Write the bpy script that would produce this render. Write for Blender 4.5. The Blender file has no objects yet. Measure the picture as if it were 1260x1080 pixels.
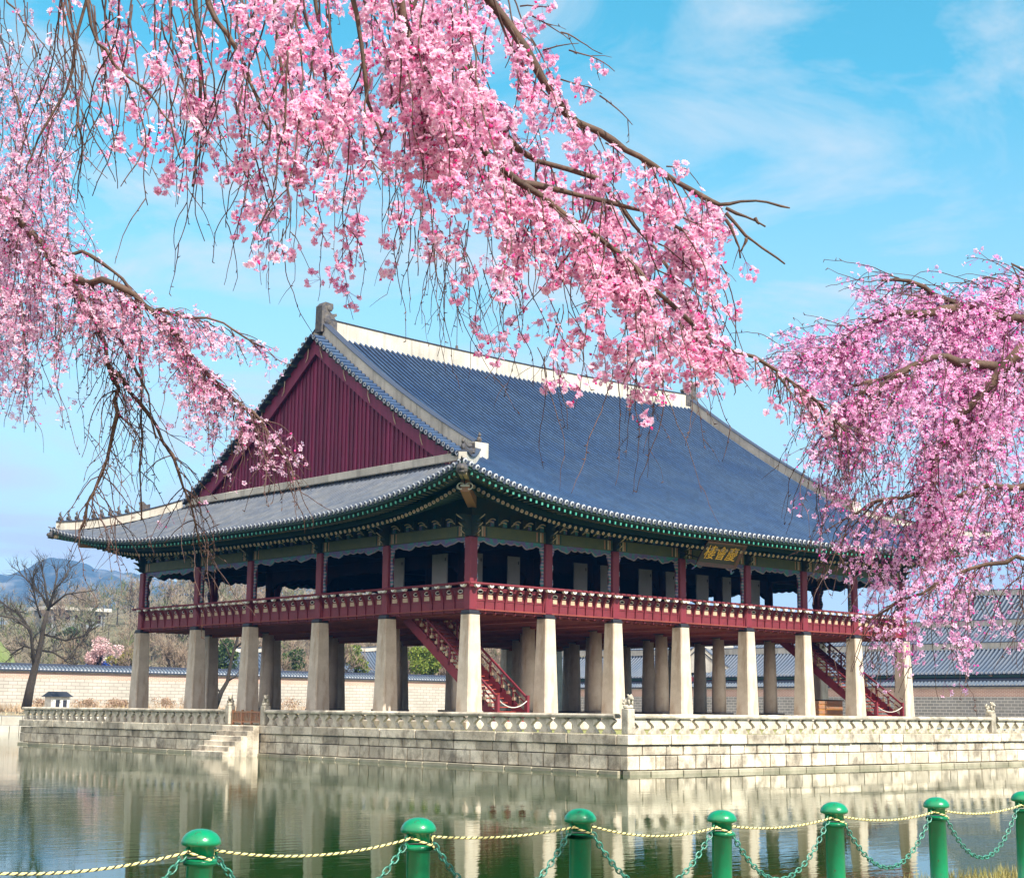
import bpy, bmesh, math, random
import numpy as np
from mathutils import Vector, Matrix
R_ = math.radians
random.seed(7)
rng = np.random.default_rng(11)
SC = bpy.context.scene
COL = SC.collection

# ------------------------------------------------------------------ camera
CAM = np.array([-47.584, -55.517, 0.049])
YAW, PITCH, ROLL, FPX = R_(47.9595), R_(9.7413), R_(0.59515), 1944.28
_f = np.array([math.cos(PITCH) * math.cos(YAW), math.cos(PITCH) * math.sin(YAW), math.sin(PITCH)])
_r = np.cross(_f, [0, 0, 1]); _r /= np.linalg.norm(_r); _u = np.cross(_r, _f)
RT = math.cos(ROLL) * _r + math.sin(ROLL) * _u
UP = -math.sin(ROLL) * _r + math.cos(ROLL) * _u
FW = _f
camd = bpy.data.cameras.new("camera"); cam = bpy.data.objects.new("camera", camd); COL.objects.link(cam)
camd.sensor_fit = 'HORIZONTAL'; camd.sensor_width = 36; camd.lens = FPX / 1260 * 36
camd.clip_start = 0.1; camd.clip_end = 20000
cam.matrix_world = Matrix(((RT[0], UP[0], -FW[0], CAM[0]), (RT[1], UP[1], -FW[1], CAM[1]), (RT[2], UP[2], -FW[2], CAM[2]), (0, 0, 0, 1)))
SC.camera = cam

# ------------------------------------------------------------------ world and sun
SUN_DIR = np.array([-0.04, -1.0, 0.0]); SUN_DIR /= np.linalg.norm(SUN_DIR)
SUN_EL = R_(44)
SUN_DIR = np.array([SUN_DIR[0] * math.cos(SUN_EL), SUN_DIR[1] * math.cos(SUN_EL), math.sin(SUN_EL)])
W = bpy.data.worlds.new("World"); SC.world = W; W.use_nodes = True
wt = W.node_tree; wt.nodes.clear()
def wn(t, **k):
    n = wt.nodes.new(t)
    for a, b in k.items(): setattr(n, a, b)
    return n
sky = wn('ShaderNodeTexSky', sky_type='NISHITA', sun_disc=False)
sky.sun_elevation = SUN_EL; sky.sun_rotation = math.atan2(SUN_DIR[0], SUN_DIR[1])
sky.air_density = 1.0; sky.dust_density = 0.6; sky.ozone_density = 2.0
hsv = wn('ShaderNodeHueSaturation'); hsv.inputs['Hue'].default_value = 0.452; hsv.inputs['Saturation'].default_value = 1.3; hsv.inputs['Value'].default_value = 1.12
tc = wn('ShaderNodeTexCoord')
mp = wn('ShaderNodeMapping'); mp.inputs['Scale'].default_value = (1.7, 1.7, 5.2); mp.inputs['Rotation'].default_value = (0.34, -0.25, 0.3)
n1 = wn('ShaderNodeTexNoise'); n1.inputs['Scale'].default_value = 1.9; n1.inputs['Detail'].default_value = 7; n1.inputs['Roughness'].default_value = 0.60; n1.inputs['Distortion'].default_value = 1.1
r1 = wn('ShaderNodeValToRGB'); r1.color_ramp.elements[0].position = 0.47; r1.color_ramp.elements[1].position = 0.69
r1.color_ramp.elements[1].color = (0.85, 0.85, 0.85, 1)
sx = wn('ShaderNodeSeparateXYZ')
mr = wn('ShaderNodeMapRange'); mr.inputs['From Min'].default_value = 0.0; mr.inputs['From Max'].default_value = 0.38; mr.inputs['To Min'].default_value = 0.92; mr.inputs['To Max'].default_value = 0.0
mx = wn('ShaderNodeMath', operation='MAXIMUM')
mixc = wn('ShaderNodeMixRGB'); mixc.inputs['Color2'].default_value = (4.1, 4.45, 4.65, 1)
bg = wn('ShaderNodeBackground'); bg.inputs['Strength'].default_value = 0.095
wo = wn('ShaderNodeOutputWorld')
L = wt.links.new
L(sky.outputs[0], hsv.inputs['Color']); L(tc.outputs['Generated'], mp.inputs[0]); L(mp.outputs[0], n1.inputs['Vector'])
L(n1.outputs['Fac'], r1.inputs[0]); L(tc.outputs['Generated'], sx.inputs[0]); L(sx.outputs['Z'], mr.inputs['Value'])
mul = wn('ShaderNodeMath', operation='MULTIPLY_ADD'); mul.inputs[1].default_value = 0.85
L(r1.outputs[0], mul.inputs[0]); L(mr.outputs[0], mul.inputs[2]); mul.use_clamp = True
L(mul.outputs[0], mixc.inputs['Fac']); L(hsv.outputs[0], mixc.inputs['Color1'])
# added fill: unseen south-western sky made brighter behind the camera to lift shaded faces
dt = wn('ShaderNodeVectorMath', operation='DOT_PRODUCT'); dt.inputs[1].default_value = (-0.86, -0.45, 0.22); L(tc.outputs['Generated'], dt.inputs[0])
sm = wn('ShaderNodeMapRange', interpolation_type='SMOOTHSTEP'); sm.inputs['From Min'].default_value = 0.05; sm.inputs['From Max'].default_value = 0.75; L(dt.outputs['Value'], sm.inputs['Value'])
mixb = wn('ShaderNodeMixRGB'); mixb.inputs['Color2'].default_value = (9.6, 8.9, 8.1, 1); L(sm.outputs[0], mixb.inputs['Fac']); L(mixc.outputs[0], mixb.inputs['Color1']); L(mixb.outputs[0], bg.inputs['Color']); L(bg.outputs[0], wo.inputs[0])
W.cycles.sampling_method = 'AUTOMATIC'
sl = bpy.data.lights.new("sun", 'SUN'); sun = bpy.data.objects.new("sun", sl); COL.objects.link(sun)
sl.energy = 4.5; sl.angle = R_(0.5); sl.color = (1.0, 0.94, 0.83)
sun.rotation_euler = Vector(-SUN_DIR).to_track_quat('-Z', 'Y').to_euler(); sun.location = (0, 0, 60)
SC.view_settings.view_transform = 'Standard'; SC.view_settings.look = 'None'
SC.view_settings.exposure = 1.12; SC.view_settings.gamma = 1.0
SC.cycles.max_bounces = 8; SC.cycles.diffuse_bounces = 3; SC.cycles.glossy_bounces = 3; SC.cycles.transmission_bounces = 3
SC.cycles.sample_clamp_indirect = 6.0

def pt(x, y, d):
    """world point seen at pixel (x, y) of a 1260x1080 frame at depth d metres"""
    return CAM + d * (FW + (x - 630) / FPX * RT + (540 - y) / FPX * UP)
def on(axis, v, x, y):
    d = FW + (x - 630) / FPX * RT + (540 - y) / FPX * UP
    return CAM + d * (v - CAM[axis]) / d[axis]

# ------------------------------------------------------------------ materials
MATS = {}
def mat(name, base, rough=0.75, base2=None, scale=2.0, mixpos=(0.35, 0.65), island=0.0, grain=0.12, gscale=25.0, bump=0.0, bscale=20.0,
        spec=0.5, metallic=0.0, attr=None, transl=0.0, stretch=(1, 1, 1), stain=None, stain_scale=(1.5, 1.5, 0.25), snap=None, coat=0.0, srng=(0.5, 0.78)):
    if name in MATS: return MATS[name]
    m = bpy.data.materials.new(name); m.use_nodes = True; MATS[name] = m
    t = m.node_tree; b = t.nodes['Principled BSDF']; lk = t.links.new
    def N(ty, **k):
        n = t.nodes.new(ty)
        for a, c in k.items(): setattr(n, a, c)
        return n
    tc_ = N('ShaderNodeTexCoord'); mp_ = N('ShaderNodeMapping'); mp_.inputs['Scale'].default_value = stretch
    lk(tc_.outputs['Object'], mp_.inputs[0])
    if attr:
        a_ = N('ShaderNodeAttribute', attribute_name=attr); col = a_.outputs['Color']
    else:
        c_ = N('ShaderNodeRGB'); c_.outputs[0].default_value = (*base, 1); col = c_.outputs[0]
    if base2 is not None:
        nz = N('ShaderNodeTexNoise'); nz.inputs['Scale'].default_value = scale; nz.inputs['Detail'].default_value = 5; nz.inputs['Roughness'].default_value = 0.6
        lk(mp_.outputs[0], nz.inputs['Vector'])
        rp = N('ShaderNodeMapRange'); rp.inputs['From Min'].default_value = mixpos[0]; rp.inputs['From Max'].default_value = mixpos[1]
        lk(nz.outputs['Fac'], rp.inputs['Value'])
        mxx = N('ShaderNodeMixRGB'); mxx.inputs['Color2'].default_value = (*base2, 1); lk(rp.outputs[0], mxx.inputs['Fac']); lk(col, mxx.inputs['Color1']); col = mxx.outputs[0]
    if stain is not None:
        mp2 = N('ShaderNodeMapping'); mp2.inputs['Scale'].default_value = stain_scale; lk(tc_.outputs['Object'], mp2.inputs[0])
        nz = N('ShaderNodeTexNoise'); nz.inputs['Scale'].default_value = 1.6; nz.inputs['Detail'].default_value = 6; nz.inputs['Roughness'].default_value = 0.65
        lk(mp2.outputs[0], nz.inputs['Vector'])
        rp = N('ShaderNodeMapRange'); rp.inputs['From Min'].default_value = srng[0]; rp.inputs['From Max'].default_value = srng[1]; rp.inputs['To Max'].default_value = 0.75
        lk(nz.outputs['Fac'], rp.inputs['Value'])
        mxx = N('ShaderNodeMixRGB'); mxx.inputs['Color2'].default_value = (*stain, 1); lk(rp.outputs[0], mxx.inputs['Fac']); lk(col, mxx.inputs['Color1']); col = mxx.outputs[0]
    val = None
    def addval(sock, lo, hi):
        nonlocal val
        q = N('ShaderNodeMapRange'); q.inputs['To Min'].default_value = lo; q.inputs['To Max'].default_value = hi; lk(sock, q.inputs['Value'])
        if val is None: val = q.outputs[0]
        else:
            mu = N('ShaderNodeMath', operation='MULTIPLY'); lk(val, mu.inputs[0]); lk(q.outputs[0], mu.inputs[1]); val = mu.outputs[0]
    if island:
        g = N('ShaderNodeNewGeometry'); addval(g.outputs['Random Per Island'], 1 - island, 1 + island)
    if snap:
        sn = N('ShaderNodeVectorMath', operation='SNAP'); sn.inputs[1].default_value = snap; lk(tc_.outputs['Object'], sn.inputs[0])
        wn_ = N('ShaderNodeTexWhiteNoise', noise_dimensions='3D'); lk(sn.outputs[0], wn_.inputs['Vector']); addval(wn_.outputs['Value'], 0.84, 1.16)
    if grain:
        gz = N('ShaderNodeTexNoise'); gz.inputs['Scale'].default_value = gscale; gz.inputs['Detail'].default_value = 4; lk(mp_.outputs[0], gz.inputs['Vector'])
        addval(gz.outputs['Fac'], 1 - 2 * grain, 1 + 2 * grain)
    if val is not None:
        vm = N('ShaderNodeMixRGB', blend_type='MULTIPLY'); vm.inputs['Fac'].default_value = 1; lk(col, vm.inputs['Color1'])
        cb = N('ShaderNodeCombineXYZ'); [lk(val, cb.inputs[i]) for i in range(3)]
        lk(cb.outputs[0], vm.inputs['Color2']); col = vm.outputs[0]
    lk(col, b.inputs['Base Color'])
    b.inputs['Roughness'].default_value = rough; b.inputs['Specular IOR Level'].default_value = spec; b.inputs['Metallic'].default_value = metallic
    b.inputs['Coat Weight'].default_value = coat
    if bump:
        bz = N('ShaderNodeTexNoise'); bz.inputs['Scale'].default_value = bscale; bz.inputs['Detail'].default_value = 6; lk(mp_.outputs[0], bz.inputs['Vector'])
        bp = N('ShaderNodeBump'); bp.inputs['Strength'].default_value = 1.0; bp.inputs['Distance'].default_value = bump; lk(bz.outputs['Fac'], bp.inputs['Height']); lk(bp.outputs[0], b.inputs['Normal'])
    if transl:
        tr = N('ShaderNodeBsdfTranslucent'); lk(col, tr.inputs['Color']); ms = N('ShaderNodeMixShader'); ms.inputs[0].default_value = transl
        out = t.nodes['Material Output']; lk(b.outputs[0], ms.inputs[1]); lk(tr.outputs[0], ms.inputs[2]); lk(ms.outputs[0], out.inputs['Surface'])
    return m

GRANITE = mat('granite', (0.56, 0.50, 0.42), 0.85, (0.44, 0.38, 0.31), 1.2, grain=0.12, gscale=40, bump=0.006, bscale=30, stain=(0.30, 0.20, 0.125), stain_scale=(1.3, 1.3, 0.3), srng=(0.47, 0.70))
BLOCK = mat('granite_blocks', (0.66, 0.59, 0.48), 0.9, (0.50, 0.43, 0.33), 0.9, island=0.30, grain=0.2, gscale=22, bump=0.014, bscale=18, stain=(0.16, 0.13, 0.095), stain_scale=(1.0, 1.0, 0.9), srng=(.45, .64))
WETB = mat('wet_base_stone', (0.40, 0.36, 0.27), 0.6, (0.24, 0.22, 0.15), 1.2, island=0.2, grain=0.15, gscale=20)
RAILSTONE = mat('rail_stone', (0.60, 0.54, 0.44), 0.88, (0.38, 0.34, 0.27), 1.1, island=0.22, grain=0.2, gscale=25, bump=0.01, bscale=26, stain=(0.14, 0.115, 0.08), stain_scale=(1.2, 1.2, 1.0), srng=(.46, .68))
DARKSTONE = mat('dark_joint', (0.09, 0.08, 0.065), 0.95, grain=0.2, gscale=8)
PLINTH = mat('plinth_stone', (0.15, 0.14, 0.13), 0.9, grain=0.15)
RED = mat('dark_red_paint', (0.18, 0.017, 0.030), 0.55, (0.14, 0.013, 0.022), 1.5, grain=0.1, gscale=12, bump=0.003, bscale=30)
REDP = mat('railing_red_paint', (0.168, 0.017, 0.027), 0.6, (0.125, 0.013, 0.02), 2.0, grain=0.1, gscale=12, bump=0.003, bscale=30)
GABLE = mat('gable_red_planks', (0.17, 0.013, 0.055), 0.65, (0.11, 0.01, 0.04), 1.2, island=0.34, grain=0.2, gscale=5, stretch=(1, 1, 0.12), bump=0.004, bscale=20)
UNDER = mat('floor_boards', (0.23, 0.045, 0.03), 0.75, (0.15, 0.03, 0.022), 1.0, grain=0.15, gscale=6)
STAIRRED = mat('stair_red', (0.34, 0.045, 0.025), 0.6, (0.24, 0.03, 0.022), 2.0, grain=0.1)
BLACK = mat('black_iron_band', (0.02, 0.021, 0.03), 0.55, grain=0.1)
GREEN = mat('eave_green_paint', (0.010, 0.050, 0.032), 0.65, (0.012, 0.035, 0.028), 2.0, grain=0.15)
GREEND = mat('eave_dark_green_paint', (0.010, 0.036, 0.034), 0.7, (0.03, 0.03, 0.02), 1.5, grain=0.15)
OLIVE = mat('lintel_olive_paint', (0.085, 0.092, 0.036), 0.65, (0.06, 0.075, 0.035), 2.0, grain=0.12)
TEAL = mat('teal_rafter_paint', (0.05, 0.30, 0.22), 0.55, grain=0.1)
CREAM = mat('cream_paint', (0.46, 0.36, 0.25), 0.65, (0.36, 0.26, 0.17), 4.0, grain=0.1)
WHITE = mat('white_paint', (0.7, 0.68, 0.62), 0.65, (0.55, 0.52, 0.48), 3.0, grain=0.08)
RUST = mat('orange_brown_paint', (0.34, 0.13, 0.06), 0.6, (0.25, 0.17, 0.1), 5.0, grain=0.12)
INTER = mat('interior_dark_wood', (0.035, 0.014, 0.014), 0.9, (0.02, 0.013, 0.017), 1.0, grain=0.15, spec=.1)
PANEL = mat('paper_door_grey', (0.42, 0.42, 0.39), 0.8, (0.36, 0.36, 0.33), 1.0, grain=0.06)
TILE = mat('blue_grey_roof_tile', (0.013, 0.040, 0.108), 0.47, (0.027, 0.058, 0.122), 0.35, grain=0.16, gscale=9, snap=(0.36, 0.34, 100.0), bump=0.003, bscale=14, spec=0.55)
TILEPAN = mat('dirt_and_shade_pan_tile', (0.006, 0.012, 0.030), 0.7, (0.012, 0.02, 0.04), 0.5, grain=0.2, gscale=6)  # grime plus shade painted into the pan gaps and lower rib sides
PANW = mat('weathered_shade_pan_tile', (0.022, 0.028, 0.040), 0.7, (0.06, 0.06, 0.062), 0.7, grain=0.2, gscale=8)  # the same painted gap shade, greyer, for the short slopes
TILEW = mat('weathered_roof_tile', (0.032, 0.047, 0.078), 0.6, (0.074, 0.083, 0.100), 0.8, grain=0.15, gscale=14, snap=(0.34, 0.36, 100.0), bump=0.008, bscale=14)
TILEEND = mat('tile_end_rim', (0.40, 0.42, 0.46), 0.6, grain=0.15)
TILEDK = mat('tile_end_dark', (0.03, 0.04, 0.07), 0.6, grain=0.1)
PLASTER = mat('ridge_plaster', (0.52, 0.49, 0.43), 0.9, (0.38, 0.355, 0.31), 0.7, grain=0.1, gscale=18, stain=(0.13, 0.12, 0.10), stain_scale=(1.6, 1.6, 0.12), bump=0.004, bscale=10)
FIGURE = mat('fired_clay_figure', (0.035, 0.035, 0.048), 0.7, (0.10, 0.085, 0.07), 5.0, grain=0.15)
GOLD = mat('gold_letters', (0.66, 0.36, 0.03), 0.4, spec=0.6, grain=0.05)
BOARD = mat('signboard_black', (0.012, 0.012, 0.016), 0.5, grain=0.05)
WOODBOX = mat('varnished_wood', (0.42, 0.2, 0.05), 0.5, (0.3, 0.13, 0.035), 3.0, stretch=(1, 1, 6), grain=0.12)
BOLL = mat('green_enamel', (0.0, 0.215, 0.088), 0.28, (0.004, 0.175, 0.075), 9.0, grain=0.05, gscale=60, bump=0.0012, bscale=45, coat=0.3, stain=(0.07, 0.05, 0.03), stain_scale=(16, 16, 9), srng=(.63, .68))
CHAINM = mat('green_chain_paint', (0.05, 0.26, 0.19), 0.35, (0.025, 0.1, 0.075), 30.0, grain=0.15, gscale=80)
ROPEY = mat('yellow_rope', (0.76, 0.66, 0.27), 0.7, grain=0.12, gscale=200)
ROPEK = mat('black_rope', (0.02, 0.025, 0.018), 0.7, grain=0.1)
BARK = mat('cherry_bark', (0.045, 0.024, 0.018), 0.8, (0.105, 0.062, 0.04), 9.0, grain=0.25, gscale=40, bump=0.004, bscale=60)
TWIG = mat('twig_bark', (0.045, 0.022, 0.022), 0.7, (0.10, 0.05, 0.035), 14.0, grain=0.2, gscale=50)
BARKG = mat('grey_tree_bark', (0.030, 0.023, 0.019), 0.9, (0.05, 0.04, 0.03), 4.0, grain=0.2, gscale=15)
BRUSH = mat('bare_twig_haze', (0.27, 0.19, 0.13), 0.9, (0.21, 0.17, 0.13), 0.05, island=0.25, grain=0)
PETAL = mat('pink_petals', (1, 1, 1), 0.6, attr='col', grain=0, transl=0.6, spec=0.2)

# ------------------------------------------------------------------ mesh helpers
class MB:
    def __init__(s): s.v, s.f, s.m = [], [], []
    def add(s, vs, fs, mi=0):
        o = len(s.v); s.v.extend([tuple(map(float, p)) for p in vs]); s.f.extend([tuple(o + i for i in f) for f in fs]); s.m.extend([mi] * len(fs)); return s
    def box(s, lo, hi, mi=0, bev=0.0):
        (x0, y0, z0), (x1, y1, z1) = lo, hi
        if bev <= 0:
            return s.add([(x0, y0, z0), (x1, y0, z0), (x1, y1, z0), (x0, y1, z0), (x0, y0, z1), (x1, y0, z1), (x1, y1, z1), (x0, y1, z1)],
                         [(3, 2, 1, 0), (4, 5, 6, 7), (0, 1, 5, 4), (1, 2, 6, 5), (2, 3, 7, 6), (3, 0, 4, 7)], mi)
        b = min(bev, (x1 - x0) / 3, (y1 - y0) / 3, (z1 - z0) / 3)
        P, F, idx = [], [], {}
        for a, X in enumerate((x0, x1)):
            for c, Y in enumerate((y0, y1)):
                for d, Z in enumerate((z0, z1)):
                    sx_, sy_, sz_ = (1 - 2 * a), (1 - 2 * c), (1 - 2 * d)
                    idx[(a, c, d)] = len(P)
                    P += [(X, Y + b * sy_, Z + b * sz_), (X + b * sx_, Y, Z + b * sz_), (X + b * sx_, Y + b * sy_, Z)]
        g = lambda a, c, d, k: idx[(a, c, d)] + k
        for a in (0, 1): F.append([g(a, 0, 0, 0), g(a, 1, 0, 0), g(a, 1, 1, 0), g(a, 0, 1, 0)])
        for c in (0, 1): F.append([g(0, c, 0, 1), g(1, c, 0, 1), g(1, c, 1, 1), g(0, c, 1, 1)])
        for d in (0, 1): F.append([g(0, 0, d, 2), g(1, 0, d, 2), g(1, 1, d, 2), g(0, 1, d, 2)])
        for c in (0, 1):
            for d in (0, 1): F.append([g(0, c, d, 1), g(1, c, d, 1), g(1, c, d, 2), g(0, c, d, 2)])
        for a in (0, 1):
            for d in (0, 1): F.append([g(a, 0, d, 0), g(a, 1, d, 0), g(a, 1, d, 2), g(a, 0, d, 2)])
        for a in (0, 1):
            for c in (0, 1): F.append([g(a, c, 0, 0), g(a, c, 1, 0), g(a, c, 1, 1), g(a, c, 0, 1)])
        for a in (0, 1):
            for c in (0, 1):
                for d in (0, 1): F.append([g(a, c, d, 0), g(a, c, d, 1), g(a, c, d, 2)])
        return s.add(P, F, mi)
    def obox(s, c, ax, ay, az, mi=0):
        """oriented box: centre and three half-axis vectors"""
        c, ax, ay, az = map(lambda q: np.asarray(q, float), (c, ax, ay, az))
        P = [c + i * ax + j * ay + k * az for k in (-1, 1) for i, j in ((-1, -1), (1, -1), (1, 1), (-1, 1))]
        return s.add(P, [(3, 2, 1, 0), (4, 5, 6, 7), (0, 1, 5, 4), (1, 2, 6, 5), (2, 3, 7, 6), (3, 0, 4, 7)], mi)
    def beam(s, a, b, w, h, mi=0, up=(0, 0, 1)):
        a, b = np.asarray(a, float), np.asarray(b, float); d = b - a; L_ = np.linalg.norm(d); d = d / L_
        sd = np.cross(d, up); sd /= np.linalg.norm(sd); u = np.cross(sd, d)
        return s.obox((a + b) / 2, d * L_ / 2, sd * w / 2, u * h / 2, mi)
    def tube(s, pts, rad, n=6, mi=0, caps=True):
        pts = np.asarray(pts, float); k = len(pts); rad = np.broadcast_to(np.asarray(rad, float), (k,))
        tan = np.gradient(pts, axis=0); tan /= np.linalg.norm(tan, axis=1)[:, None] + 1e-12
        ref = np.array([0.0, 0, 1]) if abs(tan[0][2]) < 0.9 else np.array([1.0, 0, 0])
        P = []; a = np.cross(tan[0], ref); a /= np.linalg.norm(a)
        ang = np.arange(n) * 2 * math.pi / n
        for i in range(k):
            a = a - tan[i] * np.dot(a, tan[i]); a /= np.linalg.norm(a) + 1e-12; b = np.cross(tan[i], a)
            P.extend(pts[i] + rad[i] * (np.cos(t) * a + np.sin(t) * b) for t in ang)
        F = [(i * n + j, i * n + (j + 1) % n, (i + 1) * n + (j + 1) % n, (i + 1) * n + j) for i in range(k - 1) for j in range(n)]
        if caps: F += [tuple(range(n))[::-1], tuple((k - 1) * n + j for j in range(n))]
        return s.add(P, F, mi)
    def lathe(s, prof, c=(0, 0, 0), n=20, mi=0):
        P = [(c[0] + r * math.cos(2 * math.pi * j / n), c[1] + r * math.sin(2 * math.pi * j / n), c[2] + z) for r, z in prof for j in range(n)]
        F = [(i * n + j, i * n + (j + 1) % n, (i + 1) * n + (j + 1) % n, (i + 1) * n + j) for i in range(len(prof) - 1) for j in range(n)]
        F += [tuple(range(n))[::-1], tuple((len(prof) - 1) * n + j for j in range(n))]
        return s.add(P, F, mi)
    def prism(s, poly, o, u, v, w, mi=0):
        """2-D polygon in the (u, v) plane at o, extruded by vector w"""
        o, u, v, w = map(lambda q: np.asarray(q, float), (o, u, v, w)); n = len(poly)
        A = [o + a * u + b * v for a, b in poly]
        return s.add(A + [p + w for p in A], [tuple(range(n))[::-1], tuple(range(n, 2 * n))] + [(i, (i + 1) % n, n + (i + 1) % n, n + i) for i in range(n)], mi)
    def ball(s, c, r, n=10, k=6, mi=0):
        r = np.broadcast_to(np.asarray(r, float), (3,))
        P = [(c[0] + r[0] * math.sin(math.pi * i / k) * math.cos(2 * math.pi * j / n), c[1] + r[1] * math.sin(math.pi * i / k) * math.sin(2 * math.pi * j / n), c[2] - r[2] * math.cos(math.pi * i / k)) for i in range(1, k) for j in range(n)]
        F = [(i * n + j, i * n + (j + 1) % n, (i + 1) * n + (j + 1) % n, (i + 1) * n + j) for i in range(k - 2) for j in range(n)]
        o = len(P); P += [(c[0], c[1], c[2] - r[2]), (c[0], c[1], c[2] + r[2])]
        F += [(o, (j + 1) % n, j) for j in range(n)] + [(o + 1, (k - 2) * n + j, (k - 2) * n + (j + 1) % n) for j in range(n)]
        return s.add(P, F, mi)
    def grid(s, rows, mi=0):
        k = len(rows[0]); P = [p for r in rows for p in r]
        if not isinstance(mi, int):
            s.add(P, [(i * k + j, i * k + j + 1, (i + 1) * k + j + 1, (i + 1) * k + j) for i in range(len(rows) - 1) for j in range(k - 1)], 0); s.m[-(len(rows) - 1) * (k - 1):] = list(mi) * (len(rows) - 1); return s
        return s.add(P, [(i * k + j, i * k + j + 1, (i + 1) * k + j + 1, (i + 1) * k + j) for i in range(len(rows) - 1) for j in range(k - 1)], mi)
    def mesh(s, name, mats, smooth=False):
        me = bpy.data.meshes.new(name); me.from_pydata(s.v, [], s.f)
        for m_ in (mats if isinstance(mats, (list, tuple)) else [mats]): me.materials.append(m_)
        if len(me.polygons) == len(s.m): me.polygons.foreach_set('material_index', s.m)
        if smooth: me.polygons.foreach_set('use_smooth', [True] * len(me.polygons))
        me.update()
        return me
    def build(s, name, mats, parent=None, smooth=False, loc=None, rec=True):
        me = s.mesh(name, mats, smooth)
        if rec:
            bm = bmesh.new(); bm.from_mesh(me); bmesh.ops.recalc_face_normals(bm, faces=bm.faces); bm.to_mesh(me); bm.free()
        return link(name, me, parent, loc)
WM = {}
def link(name, me, parent=None, loc=None):
    """all coordinates are world coordinates, for children too"""
    o = bpy.data.objects.new(name, me); COL.objects.link(o)
    if parent is not None:
        o.parent = parent; o.matrix_parent_inverse = WM.get(parent.name, Matrix()).inverted()
    if loc is not None: o.location = loc
    WM[o.name] = Matrix.Translation(loc) if loc is not None else Matrix()
    return o
def empty(name, loc=(0, 0, 0), rz=0.0):
    o = bpy.data.objects.new(name, None); COL.objects.link(o); o.location = loc; o.rotation_euler.z = rz; o.empty_display_size = 0.3
    WM[o.name] = Matrix.Translation(loc) @ Matrix.Rotation(rz, 4, 'Z'); return o
def tag(o, label=None, cat=None, group=None, kind=None):
    for k, v in (('label', label), ('category', cat), ('group', group), ('kind', kind)):
        if v: o[k] = v
    return o
def copy_tree(o, parent=None):
    c = o.copy(); COL.objects.link(c)
    if parent is not None: c.parent = parent
    for ch in o.children: copy_tree(ch, c)
    return c
# ================================================================== the pavilion
LX, LY = 34.4, 30.26
XS = [0, 4.80, 9.43, 14.44, 19.76, 24.73, 29.51, 34.4]
YS = [0, 6.24, 11.88, 18.42, 23.92, 30.26]
ZG, ZST, ZCAP, ZFL, ZCT = -0.45, 4.38, 4.58, 4.66, 7.98     # floor, stone top, cap top, deck top, column top
pav = empty('pavilion', (LX / 2, LY / 2, ZG))
tag(pav, 'two storey palace pavilion with dark red railings and blue tiled roof on tall stone columns', 'pavilion')

def stone_col(b, t, ch):
    m = MB()
    def ring(h, z, c):
        return [(h - c, -h, z), (h, -h + c, z), (h, h - c, z), (h - c, h, z), (-h + c, h, z), (-h, h - c, z), (-h, -h + c, z), (-h + c, -h, z)]
    P = ring(b, ZG, ch) + ring(b - (b - t) * 0.5, (ZG + ZST) / 2, ch) + ring(t, ZST, ch)
    F = [(i * 8 + j, i * 8 + (j + 1) % 8, (i + 1) * 8 + (j + 1) % 8, (i + 1) * 8 + j) for i in (0, 1) for j in range(8)] + [tuple(range(8))[::-1], tuple(range(16, 24))]
    return m.add(P, F)
me_sq = stone_col(0.46, 0.33, 0.05).mesh('stone_column', GRANITE)
me_cap = MB().box((-0.31, -0.31, ZST + 0.002), (0.31, 0.31, ZCAP), 0, 0.03).box((-0.345, -0.345, ZST + 0.03), (0.345, 0.345, ZST + 0.075)).mesh('column_cap', BLACK)
mr_ = MB().lathe([(0.43, ZG + 0.45), (0.40, 2), (0.33, ZST)], n=20)
me_rd = mr_.mesh('stone_column', GRANITE, True)
me_pl = MB().box((-0.62, -0.62, ZG), (0.62, 0.62, ZG + 0.5), 0, 0.03).mesh('plinth', PLINTH)
for i, x in enumerate(XS):
    for j, y in enumerate(YS):
        outer = i in (0, 7) or j in (0, 5)
        o = link('stone_column', me_sq if outer else me_rd, pav, (x, y, 0))
        link('column_cap', me_cap, o, (x, y, 0))
        if not outer: link('plinth', me_pl, o, (x, y, 0))

# deck with joists
m = MB(); m.box((-0.2, -0.2, ZCAP + 0.02), (LX + 0.2, LY + 0.2, ZFL))
m.build('floor_deck', UNDER, pav)
m = MB()
for k in range(int(LX / 0.62)):
    x = 0.35 + k * 0.62
    if min(abs(x - q) for q in XS) > 0.3: m.box((x - 0.09, 0.12, ZCAP - 0.16), (x + 0.09, LY - 0.12, ZCAP + 0.018))
m.build('floor_joists', UNDER, pav)['kind'] = 'stuff'
for x in XS[1:-1]: MB().box((x - 0.17, 0.37, ZST - 0.1), (x + 0.17, LY - 0.37, ZCAP + 0.015)).build('floor_beam', UNDER, pav)

# upper wooden columns
me_wc = MB().box((-0.225, -0.225, ZCAP + 0.001), (0.225, 0.225, ZCT), 0, 0.04).mesh('wooden_column', RED)
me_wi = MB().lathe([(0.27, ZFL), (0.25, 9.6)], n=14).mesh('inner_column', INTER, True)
for i, x in enumerate(XS):
    for j, y in enumerate(YS):
        if i in (0, 7) or j in (0, 5): link('wooden_column', me_wc, pav, (x, y, 0))
        else: link('inner_column', me_wi, pav, (x, y, 0))

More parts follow.
